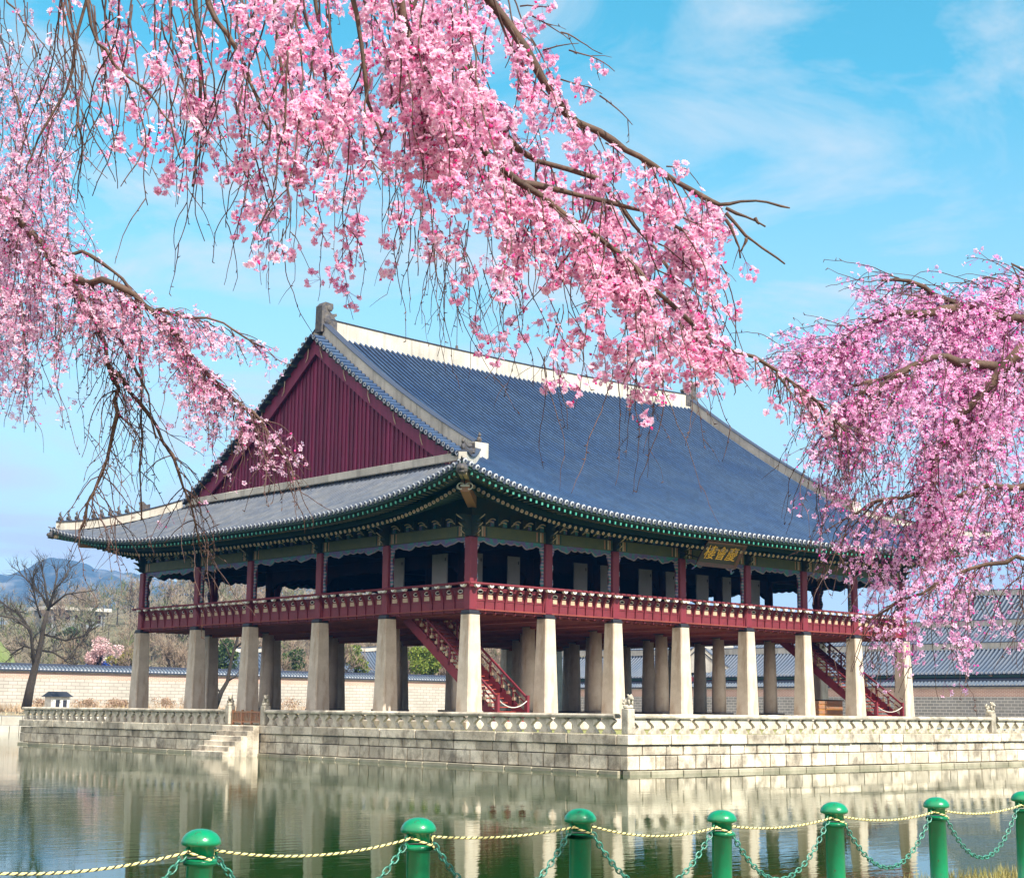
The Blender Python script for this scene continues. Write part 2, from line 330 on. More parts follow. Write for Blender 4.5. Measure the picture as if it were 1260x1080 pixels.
# the four sides: origin, along, outward, bays
SIDES = [('S', np.array([0, 0, 0.]), np.array([1., 0, 0]), np.array([0, -1., 0]), XS),
         ('W', np.array([0, 0, 0.]), np.array([0, 1., 0]), np.array([-1., 0, 0]), YS),
         ('N', np.array([0, LY, 0.]), np.array([1., 0, 0]), np.array([0, 1., 0]), XS),
         ('E', np.array([LX, 0, 0.]), np.array([0, 1., 0]), np.array([1., 0, 0]), YS)]
Z3 = np.array([0, 0, 1.])
VAL = mat('valance_paint', (0.03, 0.19, 0.19), 0.6, (0.11, 0.08, 0.22), 3.2, mixpos=(0.42, 0.55), grain=0.1)
VALW = mat('valance_white_edge', (0.34, 0.31, 0.33), 0.6, (0.26, 0.14, 0.2), 9.0, grain=0.1)
post_prof = [(0.10, 4.47), (0.125, 4.95), (0.17, 5.2), (0.27, 5.42), (0.40, 5.6), (0.47, 5.69), (0.38, 5.70), (0.27, 5.62), (0.15, 5.45), (0.09, 5.25), (0.065, 4.95), (0.065, 4.47)]
for nm, O, A, N_, B in SIDES:
    nb = 7
    for k in range(len(B) - 1):
        s0, s1 = B[k] + 0.228, B[k + 1] - 0.228
        st = (s1 - s0) / nb
        m = MB()
        def bx(sa, sb, na, nb_, za, zb, mi=0, m=None):
            c = O + A * (sa + sb) / 2 + N_ * (na + nb_) / 2 + Z3 * (za + zb) / 2
            m.obox(c, A * (sb - sa) / 2, N_ * (nb_ - na) / 2, Z3 * (zb - za) / 2, mi)
        bx(s0, s1, -0.02, 0.05, 4.50, 5.66, 0, m)                       # backing board
        for q in range(nb): bx(s0 + q * st + 0.07, s0 + (q + 1) * st - 0.07, 0.05, 0.075, 4.54, 5.03, 0, m)
        bx(s0, s1, 0.05, 0.10, 5.04, 5.09, 0, m)
        bx(s0, s1, 0.05, 0.085, 5.60, 5.66, 0, m)
        ang = np.linspace(0, 2 * math.pi, 15)
        for q in range(nb):                                            # carved oval openings
            c = O + A * (s0 + (q + .5) * st) + N_ * 0.075 + Z3 * 5.47
            m.tube([c + A * 0.16 * math.cos(t) + Z3 * 0.075 * math.sin(t) for t in ang], 0.02, 4, 1, False)
            m.prism([(0.15 * math.cos(t), 0.07 * math.sin(t)) for t in ang[:-1]], c - N_ * 0.023, A, Z3, N_ * 0.006, 2)
        board = m.build('railing', [REDP, WHITE, INTER], pav)
        for q in range(nb):
            m = MB(); sa = s0 + q * st + st * .27
            bx(sa, sa + st * .46, 0.05, 0.07, 5.13, 5.33, 0, m); m.build('plaque', CREAM, board)
        for q in range(nb + 1):
            s = s0 + q * st if q else s0 - 0.228
            m = MB()
            dd = 0.16 if q == 0 else 0.0
            if 0 < q < nb or q == nb:
                if q == nb: s = s1 - 0.05
                m.prism(post_prof, O + A * (s - 0.045), N_, Z3, A * 0.09); m.build('baluster', REDP, board); m = MB()
            m.prism([(-0.12, 5.69), (-0.13, 5.75), (0, 5.72), (0.13, 5.75), (0.12, 5.69), (0.05, 5.63), (-0.05, 5.63)], O + A * s + N_ * 0.37, A, Z3, N_ * 0.16)
            m.build('lotus_bracket', WHITE, board)
        m = MB(); e0 = -0.45 if k == 0 else 0; e1 = 0.45 if k == len(B) - 2 else 0
        m.tube([O + A * (B[k] + e0 + 0.001) + N_ * 0.45 + Z3 * 5.80, O + A * (B[k + 1] + e1 - 0.001) + N_ * 0.45 + Z3 * 5.80], 0.062, 8)
        m.build('handrail', REDP, board)
        # lintel with patterned ends
        li = MB(); bx(s0 - 0.001, s1 + 0.001, -0.15, 0.17, 8.0, 8.52, 0, li)
        for (a_, b_) in ((s0, s0 + 0.62), (s1 - 0.62, s1)):
            for w in range(5):
                bx(a_ + w * 0.124 + 0.01, a_ + w * 0.124 + 0.1, 0.17, 0.178, 8.03, 8.49, 1 + w % 3, li)
        for w in np.arange(s0 + 0.7, s1 - 0.7, 0.02)[::9999]: pass
        lo = li.build('lintel', [OLIVE, RUST, GREEN, CREAM], pav)
        # wavy carved valance and side strips
        n = 40; S = np.linspace(s0, s1, n)
        ph = (S - s0) / (s1 - s0)
        dep = 0.15 + 0.09 * np.abs(np.sin(ph * math.pi * 9)) + 0.16 * (np.exp(-((ph - .24) / .06) ** 2) + np.exp(-((ph - .76) / .06) ** 2))
        m = MB(); zt = 7.998
        for i in range(n - 1):
            c = O + N_ * 0.05
            a0, a1 = c + A * S[i], c + A * S[i + 1]
            P = [a0 + Z3 * zt, a1 + Z3 * zt, a1 + Z3 * (zt - dep[i + 1]), a0 + Z3 * (zt - dep[i])]
            m.add(P + [p - N_ * 0.08 for p in P], [(0, 1, 2, 3), (7, 6, 5, 4), (3, 2, 6, 7)])
        vo = m.build('valance', VAL, lo)
        m = MB(); m.tube([O + A * S[i] + N_ * 0.06 + Z3 * (zt - dep[i]) for i in range(n)], 0.026, 4); m.build('valance_edge', VALW, lo)
        for sa, sg in ((s0, 1), (s1, -1)):
            zz = np.linspace(5.95, 7.8, 22); wd = 0.13 + 0.05 * np.sin(np.linspace(0, 16, 22)) + 0.09 * np.exp(-((zz - 7.75) / .2) ** 2)
            m = MB()
            for i in range(21):
                c = O + N_ * 0.05; e = A * sg
                P = [c + A * sa + Z3 * zz[i], c + A * sa + e * wd[i] + Z3 * zz[i], c + A * sa + e * wd[i + 1] + Z3 * zz[i + 1], c + A * sa + Z3 * zz[i + 1]]
                m.add(P + [p - N_ * 0.08 for p in P], [(0, 1, 2, 3), (7, 6, 5, 4), (1, 5, 6, 2)], i % 2)
            m.build('side_valance', [VAL, VALW], lo)
    # frieze between lintel and rafters: dark boards with pale scroll strokes, and a wing bracket at each column
    e = B[-1]
    m = MB(); c = O + A * e / 2 - N_ * 0.05 + Z3 * 9.25
    m.obox(c, A * e / 2, N_ * 0.06, Z3 * 0.73); fz = m.build('frieze', GREEND, pav)
    for k in range(len(B) - 1) if nm in 'SW' else ():
        for q in range(1, 6):                                         # small painted blocks with pale scrolls
            s = B[k] + (B[k + 1] - B[k]) * q / 6; m = MB()
            m.obox(O + A * s + N_ * 0.12 + Z3 * 8.78, A * 0.16, N_ * 0.11, Z3 * 0.22, 0)
            for dz in (0, 0.13):
                m.tube([O + A * (s - 0.12 + 0.3 * u + dz) + N_ * (0.24 + 0.2 * u) + Z3 * (8.62 + dz + 0.12 * math.sin(u * 2.6)) for u in np.linspace(0, 1, 7)], 0.026, 4, 1)
            m.obox(O + A * (s + (B[k + 1] - B[k]) / 12) + N_ * 0.05 + Z3 * 8.7, A * 0.12, N_ * 0.05, Z3 * 0.14, 2)
            m.build('block_bracket', [GREEND, CREAM, VAL], fz)
    for k in range(len(B)):
        m = MB()
        pr = [(0.16, 8.0), (0.3, 8.02), (0.62, 8.22), (0.34, 8.22), (0.4, 8.36), (0.8, 8.58), (0.42, 8.56), (0.5, 8.74), (0.95, 8.95), (0.5, 8.98), (-0.1, 8.98), (-0.1, 8.0)]
        m.prism(pr, O + A * (B[k] - 0.09), N_, Z3, A * 0.18); wb = m.build('wing_bracket', GREEND, pav)
        m = MB()
        for zz in (8.12, 8.46, 8.84):
            m.tube([O + A * B[k] + N_ * (0.28 + (zz - 8.1) * .4) + Z3 * (zz - 0.05), O + A * B[k] + N_ * (0.5 + (zz - 8.1) * .4) + Z3 * (zz + 0.03), O + A * B[k] + N_ * (0.64 + (zz - 8.1) * .4) + Z3 * (zz + 0.12)], 0.03, 4)
        m.build('bracket_tip', CREAM, wb)

# interior: ceiling, ring beams and standing paper doors
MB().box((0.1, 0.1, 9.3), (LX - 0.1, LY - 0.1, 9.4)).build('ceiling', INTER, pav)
m = MB()
for x in XS[1:-1]: m.box((x - 0.14, 0.2, 8.0), (x + 0.14, LY - 0.2, 8.45))
for y in YS[1:-1]: m.box((0.2, y - 0.13, 7.99), (LX - 0.2, y + 0.13, 8.44))
for y in np.arange(1.2, LY - 1, 1.2): m.box((0.15, y - 0.06, 9.15), (LX - 0.15, y + 0.06, 9.298))
m.build('ceiling_beams', INTER, pav)
m = MB()
for y in (YS[1], YS[-2]):
    for x0, x1 in zip(XS[1:-2], XS[2:-1]):
        S = np.linspace(x0, x1, 24); ph = (S - x0) / (x1 - x0)
        dep = 0.55 + 0.12 * np.abs(np.sin(ph * 22)) + 0.5 * (np.exp(-(ph / .12) ** 2) + np.exp(-((1 - ph) / .12) ** 2))
        m.grid([[(s, y + 0.02, 8.0) for s in S], [(s, y + 0.02, 8.0 - d) for s, d in zip(S, dep)], [(s, y - 0.04, 8.0 - d) for s, d in zip(S, dep)], [(s, y - 0.04, 8.0) for s in S]])
for x in (XS[1], XS[-2]):
    for y0, y1 in zip(YS[1:-2], YS[2:-1]):
        S = np.linspace(y0, y1, 24); ph = (S - y0) / (y1 - y0)
        dep = 0.55 + 0.12 * np.abs(np.sin(ph * 22)) + 0.5 * (np.exp(-(ph / .12) ** 2) + np.exp(-((1 - ph) / .12) ** 2))
        m.grid([[(x + 0.02, s, 8.0) for s in S], [(x + 0.02, s, 8.0 - d) for s, d in zip(S, dep)], [(x - 0.04, s, 8.0 - d) for s, d in zip(S, dep)], [(x - 0.04, s, 8.0) for s in S]])
m.build('inner_valance', INTER, pav)
for a, b in ((5.25, 5.95), (7.72, 8.56), (12.57, 13.57), (14.6, 15.4), (17.7, 18.75), (19.95, 20.7), (22.6, 23.65), (24.95, 25.7), (27.3, 28.4)):
    d = MB().box((a, 6.02, ZFL + 0.02), (b, 6.09, 8.02)).build('paper_door', PANEL, pav)
    MB().box((b - 0.14, 5.99, 7.62), (b - 0.10, 6.02, 7.78)).build('latch', BLACK, d)
for a, b in ((10.7, 11.75), (7.1, 8.3)):
    d = MB().box((4.45, a, ZFL + 0.02), (4.52, b, 8.0)).build('paper_door', PANEL, pav)
    MB().box((4.42, a + 0.1, 7.62), (4.45, a + 0.14, 7.78)).build('latch', BLACK, d)
# dark inner partition behind the doors, open towards the north-west and the east
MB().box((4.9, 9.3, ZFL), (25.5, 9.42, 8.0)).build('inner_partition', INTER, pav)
# ------------------------------------------------------------------ roof
XG, YB = 2.1, 2.1                                   # rake line of the gables
PITCH_T = 0.38
_A = np.polyfit([-3.65, 2.13, 15.13], [9.0, 11.9, 20.25], 2)
CX, CY = LX / 2, LY / 2
def eave_long(s):
    c = min(1.0, abs(s - CX) / (CX + 4.25)); return 3.65 + 0.6 * c ** 3, 9.0 + 1.62 * c ** 3.7
def eave_short(s):
    c = min(1.0, abs(s - CY) / (CY + 4.25)); return 3.65 + 0.6 * c ** 3, 9.12 + 1.45 * c ** 3.4
def z_long(s, u):
    o, ze = eave_long(s); t = (u + o) / (CY + o); sag = 0.25 * min(1, abs(s - CX) / 15.2) ** 2
    return np.polyval(_A, -3.65 + t * (CY + 3.65)) + (ze - 9.0) * (1 - t) ** 2.2 + sag * t
def z_short(s, u):
    o, ze = eave_short(s); t = (u + o) / (3.4 + o)
    return 9.12 + 3.85 * (0.82 * t + 0.18 * t * t) + (ze - 9.12) * max(0, 1 - t) ** 1.6
LONG = dict(e=eave_long, z=z_long, n=LX)
SHORT = dict(e=eave_short, z=z_short, n=LY)
FR = {'S': (LONG, lambda s, u: (s, u)), 'N': (LONG, lambda s, u: (s, LY - u)), 'W': (SHORT, lambda s, u: (u, s)), 'E': (SHORT, lambda s, u: (LX - u, s))}
CROSS = [(-.5, -0.035), (-.215, 0.0), (-.2, 0.092), (-.11, 0.15), (.0, 0.168), (.11, 0.15), (.2, 0.092), (.215, 0.0), (.5, -0.035)]
for nm in 'SNWE':
    D, mp3 = FR[nm]; n = D['n']
    rows = int(round((n + 8.5) / PITCH_T)); p = (n + 8.5) / rows
    m = MB(); ends = MB(); pans = MB()
    for i in range(rows):
        s = -4.25 + (i + .5) * p
        o, ze = D['e'](s); u0 = -o
        q = min(s, n - s)                                             # distance from the nearer corner
        if D is LONG: u1 = CY - 0.1 if q > XG + 0.15 else min(q, YB)
        else: u1 = min(q, 1.55)
        if u1 - u0 < 0.12: continue
        k = max(3, int((u1 - u0) / 0.9) + 2)
        U = np.linspace(u0, u1, k)
        R3 = []
        for u in U:
            row = []
            for cs, h in CROSS:
                ss = s + cs * p; x, y = mp3(ss, u)
                row.append((x, y, D['z'](ss, u) + h))
            R3.append(row)
        m.grid(R3, (1, 1, 0, 0, 0, 0, 1, 1))  # dark index runs up the lower rib sides as painted shade lines
        # round end tile: pale ring, dark boss
        x, y = mp3(s, u0); xo, yo = mp3(s, u0 - 1)
        nd = np.array([xo - x, yo - y, -0.25]); nd /= np.linalg.norm(nd)
        al = np.cross(nd, Z3); al /= np.linalg.norm(al); vv = np.cross(al, nd)
        c = np.array([x, y, ze + 0.055]) + nd * 0.02
        ang = np.linspace(0, 2 * math.pi, 10, endpoint=False)
        A_ = [c + 0.125 * (math.cos(t) * al + math.sin(t) * vv) for t in ang]; B_ = [c + nd * 0.03 + 0.072 * (math.cos(t) * al + math.sin(t) * vv) for t in ang]
        C_ = [a_ - nd * 0.16 for a_ in A_]
        ends.add(A_ + B_ + C_, [(j, (j + 1) % 10, 10 + (j + 1) % 10, 10 + j) for j in range(10)], 0)
        ends.add(A_ + C_, [(j, (j + 1) % 10, 10 + (j + 1) % 10, 10 + j) for j in range(10)], 1)
        ends.add(B_, [tuple(range(10))], 1)
        # hanging pan tile lip between two ends
        s2 = s + p / 2; x, y = mp3(s2, u0 + 0.02); zz = D['e'](s2)[1]
        al2 = np.array(mp3(s2 + 1, 0)) - np.array(mp3(s2, 0)); al2 = np.array([al2[0], al2[1], 0.])
        for a_, b_ in zip(np.linspace(-.5, .5, 5)[:-1], np.linspace(-.5, .5, 5)[1:]):
            f1 = lambda v: np.array([x, y, zz]) + al2 * v * p * .62
            pans.add([f1(a_) + Z3 * 0.03, f1(b_) + Z3 * 0.03, f1(b_) - Z3 * (0.09 * (1 - (2 * b_) ** 2) + .03), f1(a_) - Z3 * (0.09 * (1 - (2 * a_) ** 2) + .03)], [(0, 1, 2, 3)])
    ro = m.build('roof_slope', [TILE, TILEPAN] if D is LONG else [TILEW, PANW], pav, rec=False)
    ends.build('end_tiles', [TILEEND, TILEDK], ro, rec=False)['kind'] = 'stuff'
    pans.build('pan_tiles', TILEDK, ro, rec=False)['kind'] = 'stuff'
    # ---- eave underside: fascia, flying rafters, boards, round rafters
    ea = MB(); fly = MB(); rnd = MB()
    S = np.linspace(-4.25, n + 4.25, 60)
    def P3(s, u, z): x, y = mp3(s, u); return np.array([x, y, z])
    def lim(s, u):                                                   # keep inside the hip diagonal
        return max(min(s, n + -u if False else s), s)
    r_a, r_b, r_c, r_d, r_e = [], [], [], [], []
    for s in S:
        o, ze = D['e'](s); q = min(s, n - s)
        def clampu(ins): return min(-o + ins, max(q, -o + 0.01))
        lift = ze - (9.0 if D is LONG else 9.12)
        r_a.append(P3(s, clampu(0.06), ze - 0.02)); r_b.append(P3(s, clampu(0.10), ze - 0.17))
        r_c.append(P3(s, clampu(1.5), ze - 0.10 + 0.0)); r_d.append(P3(s, clampu(1.42), ze - 0.47))
        r_e.append(P3(min(max(s, 0.02), n - 0.02), 0.02, 9.93 + lift * 0.25))
    ea.grid([r_a, r_b, r_c]); ea.grid([r_c, r_d, r_e])
    eo = ea.build('eave_boards', GREEN, pav)
    cnt = int((n + 7.6) / PITCH_T)
    for i in range(cnt):
        s = -3.85 + (i + .5) * (n + 7.7) / cnt
        o, ze = D['e'](s); q = min(s, n - s); lift = ze - (9.0 if D is LONG else 9.12)
        fan = 3.2
        def inner(sv):                                               # fanned inner end near the corners
            if sv < fan: return fan - (fan - sv) / (fan + 4.25) * (fan - 0.15)
            if sv > n - fan: w = n - sv; return n - (fan - (fan - w) / (fan + 4.25) * (fan - 0.15))
            return sv
        si = inner(s)
        def along(ins, z):                                           # point on the rafter's plan line at a given inset
            f = ins / (o + 0.0); ss = s + (si - s) * min(1, f); return P3(ss, -o + ins, z)
        a, b = along(0.2, ze - 0.30), along(1.95, ze - 0.12)
        fly.beam(a, b, 0.115, 0.14, 0)
        d = (a - b) / np.linalg.norm(a - b); fly.beam(a + d * 0.004, a + d * 0.03, 0.085, 0.13, 1)
        fly.beam(a * 0.86 + b * 0.14 - Z3 * 0.072, a * 0.45 + b * 0.55 - Z3 * 0.072, 0.05, 0.012, 2)
        o2 = 1.36
        a, b = along(o2, ze - 0.66), P3(si, 0.1, 9.62 + lift * 0.25)
        d = (a - b) / np.linalg.norm(a - b)
        rnd.tube([a, b], 0.098, 8, 0)
        rnd.tube([a + d * 0.002, a + d * 0.03], 0.086, 8, 1); rnd.tube([a + d * 0.03, a + d * 0.036], 0.045, 6, 2)
    fly.build('flying_rafters', [GREEN, TEAL, CREAM], eo)['kind'] = 'stuff'
    rnd.build('round_rafters', [GREEN, CREAM, RUST], eo)['kind'] = 'stuff'

# ------------------------------------------------------------------ ridges
def swept(mb, pts, w, h, up=Z3, mi=0, cap=0.06):
    """white plaster ridge: a wall w wide and h high standing on the path, with a dark coping"""
    pts = [np.asarray(p, float) for p in pts]
    rows = []
    for i, p in enumerate(pts):
        d = pts[min(i + 1, len(pts) - 1)] - pts[max(i - 1, 0)]; d[2] = 0; d /= np.linalg.norm(d) + 1e-9; sd = np.array([d[1], -d[0], 0])
        rows.append([p - sd * w / 2, p - sd * w / 2 + Z3 * h, p + sd * w / 2 + Z3 * h, p + sd * w / 2, p - sd * w / 2])
    mb.grid(rows, mi); mb.add(rows[0][:4], [(0, 1, 2, 3)], mi); mb.add(rows[-1][:4], [(0, 1, 2, 3)], mi)
    rows = []
    for i, p in enumerate(pts):
        d = pts[min(i + 1, len(pts) - 1)] - pts[max(i - 1, 0)]; d[2] = 0; d /= np.linalg.norm(d) + 1e-9; sd = np.array([d[1], -d[0], 0]); ww = w / 2 + 0.07
        q = p + Z3 * (h + 0.003)
        rows.append([q - sd * ww, q - sd * ww + Z3 * cap * .6, q + Z3 * cap * 1.7, q + sd * ww + Z3 * cap * .6, q + sd * ww, q - sd * ww])
    mb.grid(rows, 1); mb.add(rows[0][:5], [(0, 1, 2, 3, 4)], 1); mb.add(rows[-1][:5], [(0, 1, 2, 3, 4)], 1)
xr = np.linspace(1.95, LX - 1.95, 25)
m = MB(); swept(m, [(x, CY, z_long(x, CY) - 0.15) for x in xr], 0.5, 1.02)
ridge = m.build('main_ridge', [PLASTER, TILEDK], pav)
def ridge_end(x, sg):
    m = MB(); b = z_long(x, CY) + 0.1
    pr = [(-.45, 0), (-.42, 1.5), (-.2, 1.72), (.32, 1.68), (.34, 1.42), (.12, 1.2), (.28, 1.1), (.56, 1.17), (.6, 1.03), (.42, .92), (.62, .7), (.62, 0)]
    m.prism([(u * sg, v) for u, v in pr], (x, CY - 0.3, b), (1, 0, 0), Z3, (0, 0.6, 0))
    m.ball((x + .1 * sg, CY - 0.3, b + 1.4), (.2, .08, .2)); m.ball((x + .1 * sg, CY + 0.3, b + 1.4), (.2, .08, .2)); m.ball((x - .05 * sg, CY - .3, b + .75), (.28, .08, .3))
    return m.build('ridge_ornament', FIGURE, ridge)
ridge_end(2.0, 1); ridge_end(LX - 2.0, -1)
m = MB(); zr_ = z_long(11.6, CY) + .9; m.tube([(11.6, CY, zr_), (11.6, CY, zr_ + 3.4)], 0.022, 5); m.lathe([(.12, 0), (.07, .35)], (11.6, CY, zr_ - .05), 8); m.build('lightning_rod', FIGURE, ridge)

def seated(mb, c, s=1.0, face=(0, -1)):
    c = np.asarray(c, float); f = np.array([face[0], face[1], 0.])
    mb.ball(c + Z3 * .16 * s, (.11 * s, .11 * s, .17 * s), 8, 5); mb.ball(c + f * .05 * s + Z3 * .38 * s, (.08 * s, .08 * s, .09 * s), 8, 5)
    mb.ball(c + f * .12 * s + Z3 * .12 * s, (.06 * s, .06 * s, .12 * s), 6, 4); mb.ball(c - f * .1 * s + Z3 * .05 * s, (.1 * s, .1 * s, .06 * s), 6, 4)
    mb.tube([c + f * .06 * s + Z3 * .44 * s, c - f * .03 * s + Z3 * .55 * s], [.04 * s, .01 * s], 5)
for gx, sx_ in ((0, 1), (LX, -1)):
    X = lambda v: gx + sx_ * v
    for gy, sy_ in ((0, 1), (LY, -1)):
        Y = lambda v: gy + sy_ * v
        us = np.linspace(CY - 0.2, 2.0, 22)
        zc = lambda u: z_long(XG, u)
        m = MB(); swept(m, [(X(1.95), Y(u), zc(u) - 0.1) for u in us], 0.42, 0.82)
        gr = m.build('gable_ridge', [PLASTER, TILEDK], pav)
        # short rake tiles whose ends face out of the gable
        m = MB()
        for u in np.arange(2.35, CY - 0.15, 0.345):
            z = zc(u) - 0.05
            sl_ = (zc(u + .1) - zc(u - .1)) / .2; th = math.atan(sl_)
            ang = np.linspace(0, math.pi, 6); ty = np.array([0, sy_ * math.cos(th), math.sin(th)]); tn = np.array([0, -sy_ * math.sin(th), math.cos(th)])
            r0 = [np.array([X(1.02), Y(u), z]) + ty * .125 * math.cos(t) + tn * .125 * math.sin(t) for t in ang]
            r1 = [q + np.array([sx_ * 0.8, 0, 0.02]) for q in r0]
            m.grid([r0, r1], 0)
            an = np.linspace(0, 2 * math.pi, 9, endpoint=False)
            m.add([np.array([X(1.0), Y(u), z]) + ty * .125 * math.cos(t) + tn * .125 * math.sin(t) for t in an], [tuple(range(9))], 1)
            m.add([np.array([X(0.99), Y(u), z]) + ty * .065 * math.cos(t) + tn * .065 * math.sin(t) for t in an], [tuple(range(9))], 2)
        U2 = np.linspace(2.2, CY, 20)
        m.grid([[(X(1.05), Y(u), zc(u) - .08) for u in U2], [(X(1.8), Y(u), zc(u) - .06) for u in U2]], 2)
        m.grid([[(X(1.05), Y(u), zc(u) - .08) for u in U2], [(X(1.05), Y(u), zc(u) - .2) for u in U2], [(X(1.8), Y(u), zc(u) - .22) for u in U2]], 2)
        m.build('rake_tiles', [TILE, TILEEND, TILEDK], gr, rec=False)
        # barge board with small pale iron hooks
        m = MB(); lo_, hi_ = [], []
        m.grid([[(X(1.42), Y(u), zc(u) - .22) for u in U2], [(X(1.42), Y(u), zc(u) - 1.15) for u in U2], [(X(1.55), Y(u), zc(u) - 1.15) for u in U2], [(X(1.55), Y(u), zc(u) - .22) for u in U2]])
        bb = m.build('barge_board', GABLE, gr, rec=False)
        m = MB()
        for u in np.linspace(3.4, CY - .6, 6):
            z = zc(u) - .25; m = MB()
            m.tube([(X(1.36), Y(u), z), (X(1.33), Y(u + .02), z - .35), (X(1.36), Y(u - .05), z - .6), (X(1.33), Y(u - .2), z - .85)], [.035, .025, .032, .015], 5); m.build('iron_hook', CREAM, bb)
        for u in np.arange(2.8, CY - .4, .62) if gx == 0 else ():       # rafters under the rake
            m = MB(); m.beam((X(1.1), Y(u), zc(u) - .27), (X(1.7), Y(u), zc(u) - .30), .16, .16); m.build('rake_rafter', GREEND, gr)
        # plaster block and guardian at the foot of the gable ridge
        zf = zc(2.0)
        m = MB(); m.box((min(X(1.55), X(2.4)), min(Y(1.62), Y(2.02)), zf - .4), (max(X(1.55), X(2.4)), max(Y(1.62), Y(2.02)), zf + .66)); m.build('ridge_block', PLASTER, gr)
        m = MB(); seated(m, (X(1.95), Y(1.82), zf + .665), 1.0, (0, -sy_)); m.build('guardian_figure', FIGURE, gr)
        # hip ridge down to the corner, with its row of little clay figures
        ts = np.linspace(1.5, -3.95, 16)
        hp = [(X(t), Y(t), max(z_long(t, t), z_short(t, t)) - .05) for t in ts]
        m = MB(); swept(m, hp, 0.36, 0.5); hr = m.build('hip_ridge', [PLASTER, TILEDK], pav)
        if True:
            m0 = MB(); seated(m0, (0, 0, 0), 1.05, (-sx_ * .7, -sy_ * .7)); mf = m0.mesh('roof_figure', FIGURE, True)
            for t in np.linspace(-3.8, -0.9, 9): link('roof_figure', mf, hr, (X(t), Y(t), max(z_long(t, t), z_short(t, t)) + .54))
            m = MB(); t = -.1; zz = max(z_long(t, t), z_short(t, t)) + .5; m.prism([(-.3, 0), (-.3, .35), (-.1, .3), (.1, .5), (.4, .45), (.3, .2), (.35, 0)], (X(t) - .1, Y(t), zz), (-sx_ * .7, -sy_ * .7, 0), Z3, (.14 * sx_, -.14 * sy_, 0)); m.build('dragon_head', FIGURE, hr)
        # corner hip rafter with carved end and dragon head shoe
        o1 = 4.2; ze = eave_long(-4.2)[1]
        m = MB(); a_ = np.array([X(-4.02), Y(-4.02), ze - .32]); b_ = np.array([X(-2.2), Y(-2.2), ze - .36]); c_ = np.array([X(-2.9), Y(-2.9), ze - .82]); d_ = np.array([X(.2), Y(.2), 9.6])
        m.beam(a_, b_, .34, .4, 0); m.beam(c_, d_, .4, .5, 1)
        hf = m.build('hip_rafter', [CREAM, RUST], pav)
        m = MB(); dd = np.array([-sx_, -sy_, 0]) / math.sqrt(2); e_ = a_ + dd * .02
        m.ball(e_ + dd * .12, (.27, .27, .26), 10, 6); m.ball(e_ + dd * .34 + Z3 * .02, (.16, .16, .13), 8, 5); m.tube([e_ + dd * .1 + Z3 * .2, e_ + dd * .2 + Z3 * .4, e_ + dd * .42 + Z3 * .5], [.08, .06, .02], 5); m.ball(e_ + dd * .3 - Z3 * .15, (.13, .13, .07), 8, 5)
        m.build('dragon_head', FIGURE, hf)
        m = MB(); e_ = c_ + dd * .01; pp = np.array([dd[1], -dd[0], 0])
        for k2 in (-1, 1): m.tube([e_ + pp * k2 * (.02 + .16 * (1 - math.cos(t)) / 1) + Z3 * (.14 * math.sin(t) - .02) for t in np.linspace(0, 5, 9)], .035, 4)
        m.obox(e_ + dd * .02, dd * .02, pp * .2, Z3 * .04); m.build('carved_end', WHITE, hf)
    # gable wall of vertical planks with cover battens
    X = lambda v: gx + sx_ * v
    ys = np.linspace(3.0, LY - 3.0, 70); zt = [z_long(XG, min(y, LY - y)) - .35 for y in ys]
    m = MB()
    for i in range(0, 69):
        y0, y1 = ys[i] + .004, ys[i + 1] - .004
        if min(zt[i], zt[i + 1]) - 12.45 < .05: continue
        a0, a1 = X(1.72), X(1.78)
        P = [(a0, y0, 12.35), (a0, y1, 12.35), (a0, y1, zt[i + 1]), (a0, y0, zt[i]), (a1, y0, 12.35), (a1, y1, 12.35), (a1, y1, zt[i + 1]), (a1, y0, zt[i])]
        m.add(P, [(0, 1, 2, 3), (4, 7, 6, 5), (0, 4, 5, 1), (1, 5, 6, 2), (2, 6, 7, 3), (3, 7, 4, 0)])
        m.box((min(X(1.655), X(1.718)), y0 - .045, 12.36), (max(X(1.655), X(1.718)), y0 + .045, zt[i] - .02))
    gw = m.build('gable_wall', GABLE, pav)
    m = MB(); m.box((min(X(1.3), X(1.8)), 2.1, 12.0), (max(X(1.3), X(1.8)), LY - 2.1, 12.42), 0, .04); m.build('gable_base_ledge', PLASTER, gw)

